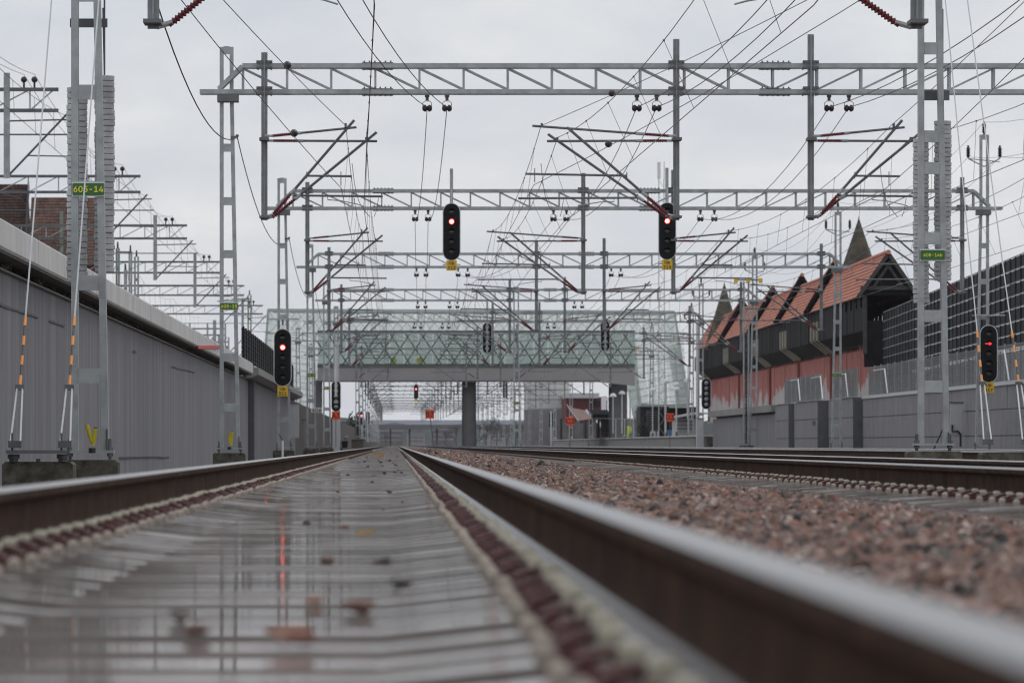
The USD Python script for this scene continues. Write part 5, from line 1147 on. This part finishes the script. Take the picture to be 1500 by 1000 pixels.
t.part('hair', (trimesh.creation.icosphere(2, 0.125).vertices * V(1, 1, 0.75) + V(0, 0.03, 1.70), trimesh.creation.icosphere(2, 0.125).faces), TWIG, smooth=True, local=True)

# buildings and greenery beyond the bridge
t = T('pale_concrete_building', 'pale grey tower block beyond the bridge, right of the pier', 'building', P(800, 652, 800))
t.part('wall', MB().box(P(772, 655, 800), P(829, 545, 815)), CONC_L); t.part('grey_base', MB().box(P(768, 655, 797), P(828, 600, 799.9)), WALLGR)
for k in range(7): t.part('panel_joint', MB().box(P(772, 556 + k * 14, 799.9), P(829, 556.6 + k * 14, 799.96)), WALLGR)
t = T('red_building', 'dull red flat building with pale roof edge beyond the bridge', 'building', P(855, 640, 780))
t.part('wall', MB().box(P(829, 645, 780), P(882, 583, 800)), BARN); t.part('roof_edge', MB().box(P(828, 583, 779.5), P(870, 577.5, 800)), WHTC); t.part('dark_window', MB().box(P(865, 595, 779.8), P(879, 587, 779.95)), BLACKS)
for k in range(7): t.part('cladding_rib', MB().box(P(833 + k * 7, 644, 779.7), P(833.5 + k * 7, 583.5, 779.98)), BARN)
t.part('white_gable', MB().box(P(881, 615, 775), P(888, 580, 776)), WHT)
t = T('far_bridge', 'distant low road bridge across the tracks under the glass bridge', 'bridge', P(620, 650, 1250))
t.part('deck', MB().box(P(480, 628, 1250), P(900, 622, 1262)), PIERM); t.part('railing', MB().box(P(480, 621.8, 1250), P(900, 615, 1250.2)), glass('far_bridge_railing', (0.9, 0.9, 0.95), 0.45, 0.3, (0.26, 0.29, 0.34)))
for px in (552, 572, 600, 640, 690, 760, 830): t.part('pier', MB().box(P(px - 1.2, 655, 1254), P(px + 1.2, 628.2, 1258)), PIERM)
hb = MB(); xs_ = np.linspace(-420, 520, 160); hz = 5 + 9 * meshkit.fbm(np.stack([xs_ * 0.02, 0 * xs_, 0 * xs_], -1), 4, 3) + 3 * rng.random(160)
v, f = [], []
for x, z in zip(xs_, hz): v += [(x, 2400, -1), (x, 2405, z), (x, 2500, z * 0.7)]
for i in range(159): f += [[3 * i, 3 * i + 3, 3 * i + 4, 3 * i + 1], [3 * i + 1, 3 * i + 4, 3 * i + 5, 3 * i + 2]]
single('far_wood', hb.add(v, f), HAZEB, 'far-off hazy line of trees closing the view down the tracks', 'wood', kind='stuff')
for k, (px0, px1, top, Z, lab) in enumerate(((556, 590, 632, 1700, 'pale far block left of the far bridge piers'), (596, 622, 636, 1750, 'low far block between the far bridge piers'), (632, 668, 630, 1650, 'wide far block by the glass bridge pier'), (716, 742, 634, 1700, 'far block behind the bare trees'))):
    a, b = P(px0, 655, Z), P(px1, top, Z + 25); a2, b2 = P(px0, 655, Z), P(px1, top, Z)
    t = T('far_block', lab, 'building', (a2 + b2) / 2 * V(1, 1, 0), 'faint far buildings down the line'); t.part('wall', MB().box((a2[0], Z, -0.5), (b2[0], Z + 20, b2[2])), WALLG if k % 2 else PIERM)
    for q_ in range(2): t.part('window_band', MB().box((a2[0] + 0.5, Z - 0.1, b2[2] * (0.35 + 0.32 * q_)), (b2[0] - 0.5, Z - 0.02, b2[2] * (0.44 + 0.32 * q_))), PIERM if k % 2 else WALLG)
    t.part('roof_edge', MB().box((a2[0] - 0.2, Z - 0.2, b2[2] + 0.01), (b2[0] + 0.2, Z + 20.2, b2[2] + 0.4)), WALLGR)
def bare_tree(loc, h, spread, seed, label, depth=5, m=TWIG, r0=None):
    r = np.random.default_rng(seed); t = T('bare_tree', label, 'tree', loc)
    tr, tw = MB(), MB()
    def grow(p, d, L, rad, dep):
        q = p + d * L; (tr if dep >= depth - 1 else tw).tube([p, (p + q) / 2 + r.normal(0, L * 0.04, 3), q], [rad, rad * 0.85, rad * 0.68], 5 if dep > 2 else 3, False)
        if dep == 0: return
        for k in range(3 if dep > 1 else 4):
            dd = d + r.normal(0, 0.42, 3) * V(spread, spread, 0.7) + V(0, 0, 0.12); dd /= np.linalg.norm(dd); grow(p + (q - p) * r.uniform(0.6, 1.0), dd, L * r.uniform(0.62, 0.8), rad * 0.62, dep - 1)
    grow(V(*loc), V(0, 0, 1), h * 0.3, r0 or h * 0.018, depth)
    t.part('trunk', tr, m); t.part('crown', tw, m)
for i, (px, top, Z, sd) in enumerate(((712, 596, 1000, 1), (728, 600, 1010, 2), (742, 606, 1020, 3), (698, 608, 990, 4), (755, 600, 1030, 5), (720, 610, 985, 6))):
    b = P(px, 655, Z); bare_tree((b[0], Z, -0.4), zz_(top, Z), 1.1, 50 + sd, ['tallest pale bare tree right of the bridge pier', 'bare tree second from the bridge pier', 'bare tree behind the tall centre mast', 'bare tree next to the bridge pier', 'bare tree right of the tall centre mast', 'low bare tree in front of the others under the bridge'][i])
for i, (px, top, Z, sd) in enumerate(((548, 618, 1100, 11), (566, 624, 1120, 12), (652, 620, 1080, 13), (668, 612, 1060, 14))):
    b = P(px, 655, Z); bare_tree((b[0], Z, -0.4), zz_(top, Z), 1.2, 80 + sd, ['leftmost far bare tree under the bridge', 'far bare tree beside the leftmost one under the bridge', 'far bare tree left of the bridge pier', 'tall far bare tree just left of the bridge pier'][i])
bare_tree(P(2, 285, 300) * V(1, 1, 0) + V(0, 0, 2.5), zz_(236, 300) - 2.0, 1.5, 77, 'bare tree at the left edge above the tiled roofs', depth=6, r0=0.22)
t = T('evergreen_tree', 'dark evergreen tree beyond sign A3 at the left', 'tree', P(520, 652, 820))
mb = MB(); c0 = P(520, 632, 820)
for k in range(1500):
    c = c0 + rng.normal(size=3) * V(0.75, 0.8, 1.0); a, b = rng.normal(size=3), rng.normal(size=3); a *= 0.22 / np.linalg.norm(a); b *= 0.15 / np.linalg.norm(b); mb.add([c - a, c + b, c + a, c - b], [[0, 1, 2, 3]])
t.part('crown', mb, LEAFD); t.part('trunk', MB().tube([P(520, 654, 820), P(520, 625, 820)], 0.15, 6), TWIG)

# ------------------------------------------------------------------ upper line on the left: gantries, poles, houses
UZ = [192, 254, 311, 373, 429, 490]
ut = None
UL = ['nearest beam end of the upper line, at the far left edge', 'second beam end of the upper line, crossing behind the counterweights', 'third beam end of the upper line, right of the counterweights', 'fourth beam end of the upper line', 'fifth beam end of the upper line', 'sixth beam end of the upper line, furthest']
for i, Z in enumerate(UZ):
    if ut is None:
        ut = T('upper_line_gantry', UL[0] + ', carrying two dark insulators', 'gantry', (-13.2, Z, 2.5), 'gantries of the upper line behind the left wall')
        z1, z0 = 11.95, 11.25; xa, xb = -30.0, -11.2
        for z in (z1, z0): ut.part('chord', MB().box((xa, Z - 0.07, z - 0.06), (xb, Z + 0.07, z + 0.06)), STEEL_D)
        n = 15; xs2 = np.linspace(xb - 0.15, xa, n)
        for k in range(n): ut.part('vertical_strut', MB().bar((xs2[k] - 0.8, Z, z0), (xs2[k] - 0.8, Z, z1), 0.05), STEEL)
        for k in range(n - 1): ut.part('diagonal_strut', MB().bar((xs2[k] if k == 0 else xs2[k - 1] - 0.8, Z, z1) if k % 1 == 0 else 0, (xs2[k] - 0.8, Z, z0), 0.045), STEEL)
        ut.part('drop_post', MB().box((-13.02, Z - 0.1, 9.0), (-12.82, Z + 0.1, 12.5)), STEEL)
        ut.part('mast', MB().box((-27.5, Z - 0.12, 2.5), (-27.26, Z + 0.12, 12.6)), STEEL)
        ut.part('cantilever_tube', MB().tube([(-12.9, Z, 9.05), (-10.9, Z, 11.15)], 0.04, 6).tube([(-12.9, Z, 10.9), (-10.7, Z, 10.95)], 0.03, 6).tube([(-12.2, Z, 9.75), (-10.6, Z, 9.72)], 0.025, 6), STEEL_D)
        for dx in (-12.35, -12.0): ut.part('insulator', MB().lathe([(-0.14, 0.03), (-0.1, 0.09), (0, 0.11), (0.1, 0.09), (0.14, 0.03)], (dx, Z, 12.28), (0, 1, 0), 10).lathe([(0, 0.04), (0.2, 0.04)], (dx, Z, 12.0), (0, 0, 1), 6), DARKI)
        ut.part('long_cross_bar', MB().tube([(-27.5, Z, 10.45), (-10.6, Z, 10.45)], 0.03, 6), STEEL_D)
    else: ut.copy((-13.2, Z, 2.5), UL[i] + ', carrying two dark insulators')
t = T('upper_overhead_line', 'overhead wires of the upper line strung between its gantries', 'overhead wires', (-12, 192, 9))
for x, z, sag, m in ((-12.35, 12.45, 0.7, 'feeder_wire'), (-12.0, 12.45, 0.7, 'feeder_wire'), (-11.0, 11.1, 0.5, 'carrier_wire'), (-10.9, 9.6, 0.0, 'contact_wire'), (-16.5, 11.0, 0.5, 'carrier_wire'), (-16.5, 9.6, 0.0, 'contact_wire')):
    mb = MB(); zs_ = [130] + UZ
    for a, b in zip(zs_[:-1], zs_[1:]): wire(mb, (x, a, z), (x, b, z), 0.009, sag, 10)
    t.part(m, mb, WIREG)
    if m == 'carrier_wire':
        for a, b in zip(zs_[:-1], zs_[1:]):
            for u in np.linspace(0.1, 0.9, 6): t.part('dropper', MB().tube([(x, a + (b - a) * u, z - 4 * sag * u * (1 - u)), (x + 0.05, a + (b - a) * u, 9.6)], 0.006, 4, False), WIREG)
# clutter further along the upper line
def line_pole(px, top, Z, label, m=STEEL_G, w=0.3, arms=()):
    b = P(px, 0, Z); t = T('line_pole', label, 'pole', (b[0], Z, 2.5))
    zt_ = zz_(top, Z); mb = MB()
    for o in (-w / 2, w / 2): mb.box((b[0] + o - 0.05, Z - 0.08, 2.5), (b[0] + o + 0.05, Z + 0.08, zt_))
    t.part('twin_post', mb, m); mb = MB()
    for k in range(int((zt_ - 2.6) / 0.9)): mb.box((b[0] - w / 2, Z - 0.06, 2.9 + k * 0.9), (b[0] + w / 2, Z + 0.06, 3.08 + k * 0.9))
    t.part('batten', mb, m)
    for (ax0, ax1, ay) in arms: t.part('arm', MB().tube([P(ax0, ay, Z), P(ax1, ay, Z)], 0.04, 6), STEEL_D)
    t.part('pole_top', MB().lathe([(0, 0.06), (0.35, 0.04)], (b[0], Z, zt_), (0, 0, 1), 8), DARKI)
line_pole(172.5, 364, 300, 'greenish twin pole just right of the 605-14 counterweights', w=0.12, arms=((172, 192, 369),))
line_pole(200, 376, 320, 'pale pole with dark top right of the greenish twin pole', STEEL, 0.18)
line_pole(365.5, 432, 420, 'greenish twin pole behind the mast with plate 605-15', w=0.2, arms=((318, 368, 441), (340, 366, 438)))
line_pole(184, 395, 340, 'slim pole with dark insulator right of the 605-14 counterweights', STEEL, 0.1)
line_pole(191, 368, 330, 'bent-arm pole beside the pale pole on the upper line', STEEL, 0.12, arms=((176, 191, 369),))
for i, (Z, px0, px1) in enumerate(((540, 200, 330), (610, 215, 335), (680, 240, 345), (760, 262, 350))):
    t = T('far_upper_gantry', ['nearest', 'second', 'third', 'furthest'][i] + ' of the far faint gantries above the left parapet', 'gantry', P(px0, 0, Z) * V(1, 1, 0) + V(0, 0, 2.5), 'far gantries of the upper line')
    for z in (11.0, 10.4): t.part('chord', MB().tube([V(P(px0, 0, Z)[0] - 8, Z, z), V(P(px1, 0, Z)[0], Z, z)], 0.07, 5), STEEL_D)
    for k in range(6): px = px0 + (px1 - px0) * k / 5; x = P(px, 0, Z)[0]; t.part('drop_post', MB().box((x - 0.08, Z - 0.08, 8.3), (x + 0.08, Z + 0.08, 11.5)), STEEL); t.part('arm', MB().tube([(x, Z, 8.4), (x + 1.8, Z, 10.2)], 0.05, 5), STEEL_D)
    x = P(px1, 0, Z)[0] - 1; t.part('mast', MB().box((x - 0.15, Z - 0.15, 2.5), (x + 0.15, Z + 0.15, 11.8)), STEEL)

def tiled_house(px0, px1, ptop, pbase, Z, m, label, depth=9, barge=None, post=None):
    a, b = P(px0, 0, Z)[0], P(px1, 0, Z)[0]; zt_, z0 = zz_(ptop, Z), zz_(pbase, Z)
    t = T('tiled_house', label, 'house', ((a + b) / 2, Z, 2.5))
    H = zt_ - z0; run = H * 0.9; rows = 22
    cols = int((b - a) / 0.32)
    for r in range(rows):
        mb = MB(); u0, u1 = r / rows, (r + 1) / rows
        y0, y1, zz0, zz1 = Z + run * (1 - u0) - run, Z + run * (1 - u1) - run, zt_ - H * u0, zt_ - H * u1
        xs3 = np.linspace(a, b, cols * 4 + 1); wv = 0.09 * np.abs(np.sin(np.arange(len(xs3)) * math.pi / 4))
        v = []
        for x, w_ in zip(xs3, wv): v += [(x, y0 - 0.02, zz0 + w_ * 0.7 + 0.015), (x, y1 - 0.07, zz1 + w_ * 0.7 + 0.07), (x, y1, zz1 - 0.02)]
        f = []
        for i in range(len(xs3) - 1):
            for q_ in range(2): f.append([3 * i + q_, 3 * i + q_ + 1, 3 * i + 4 + q_, 3 * i + 3 + q_])
        t.part('tile_row', mb.add(v, f), m)
    t.part('ridge', MB().tube([(a, Z, zt_ + 0.05), (b, Z, zt_ + 0.05)], 0.12, 6), m)
    t.part('rear_slope', MB().add([(a, Z, zt_), (b, Z, zt_), (b, Z + run, z0), (a, Z + run, z0)], [[0, 1, 2, 3]]), m)
    t.part('wall', MB().box((a + 0.2, Z - run + 0.4, 2.5), (b - 0.2, Z + run - 0.4, z0 + 0.2)), BARN)
    if barge: t.part('barge_board', MB().bar((b + 0.05, Z, zt_ + 0.1), (b + 0.05, Z - run, z0 + 0.1), 0.1, 0.9, up=(0, 0, 1)), WOODB); t.part('gable', MB().prism([(-run, z0), (0, zt_ - 0.2), (run, z0)], (b - 0.1, Z, 0), (0, 1, 0), (0, 0, 1), (0.12, 0, 0)), WOODD)
    if post: t.part('vent_pipe', MB().box(P(post - 2.5, 372, Z - run - 0.3), P(post + 2.5, 308, Z - run)), STEEL_G)
    return t
tiled_house(-90, 41, 273, 370, 430, TILEB, 'house with a dark brown tiled roof and grey barge board at the left edge', barge=True)
tiled_house(46, 152, 292, 392, 470, TILER, 'house with a reddish brown pantile roof behind the counterweights', post=90)

# ------------------------------------------------------------------ air
HAZE = 0.00004
if HAZE:
    hz_mat = usdkit.material(stage, '/World/Looks/air', {'v': ('principled_volume', {'color': (0.93, 0.95, 1.0), 'density': HAZE, 'anisotropy': 0.2})}, [], volume='v.volume')
    single('haze', MB().box((-2600, -70, -2.0), (2600, 6100, 60)), hz_mat, kind='stuff')
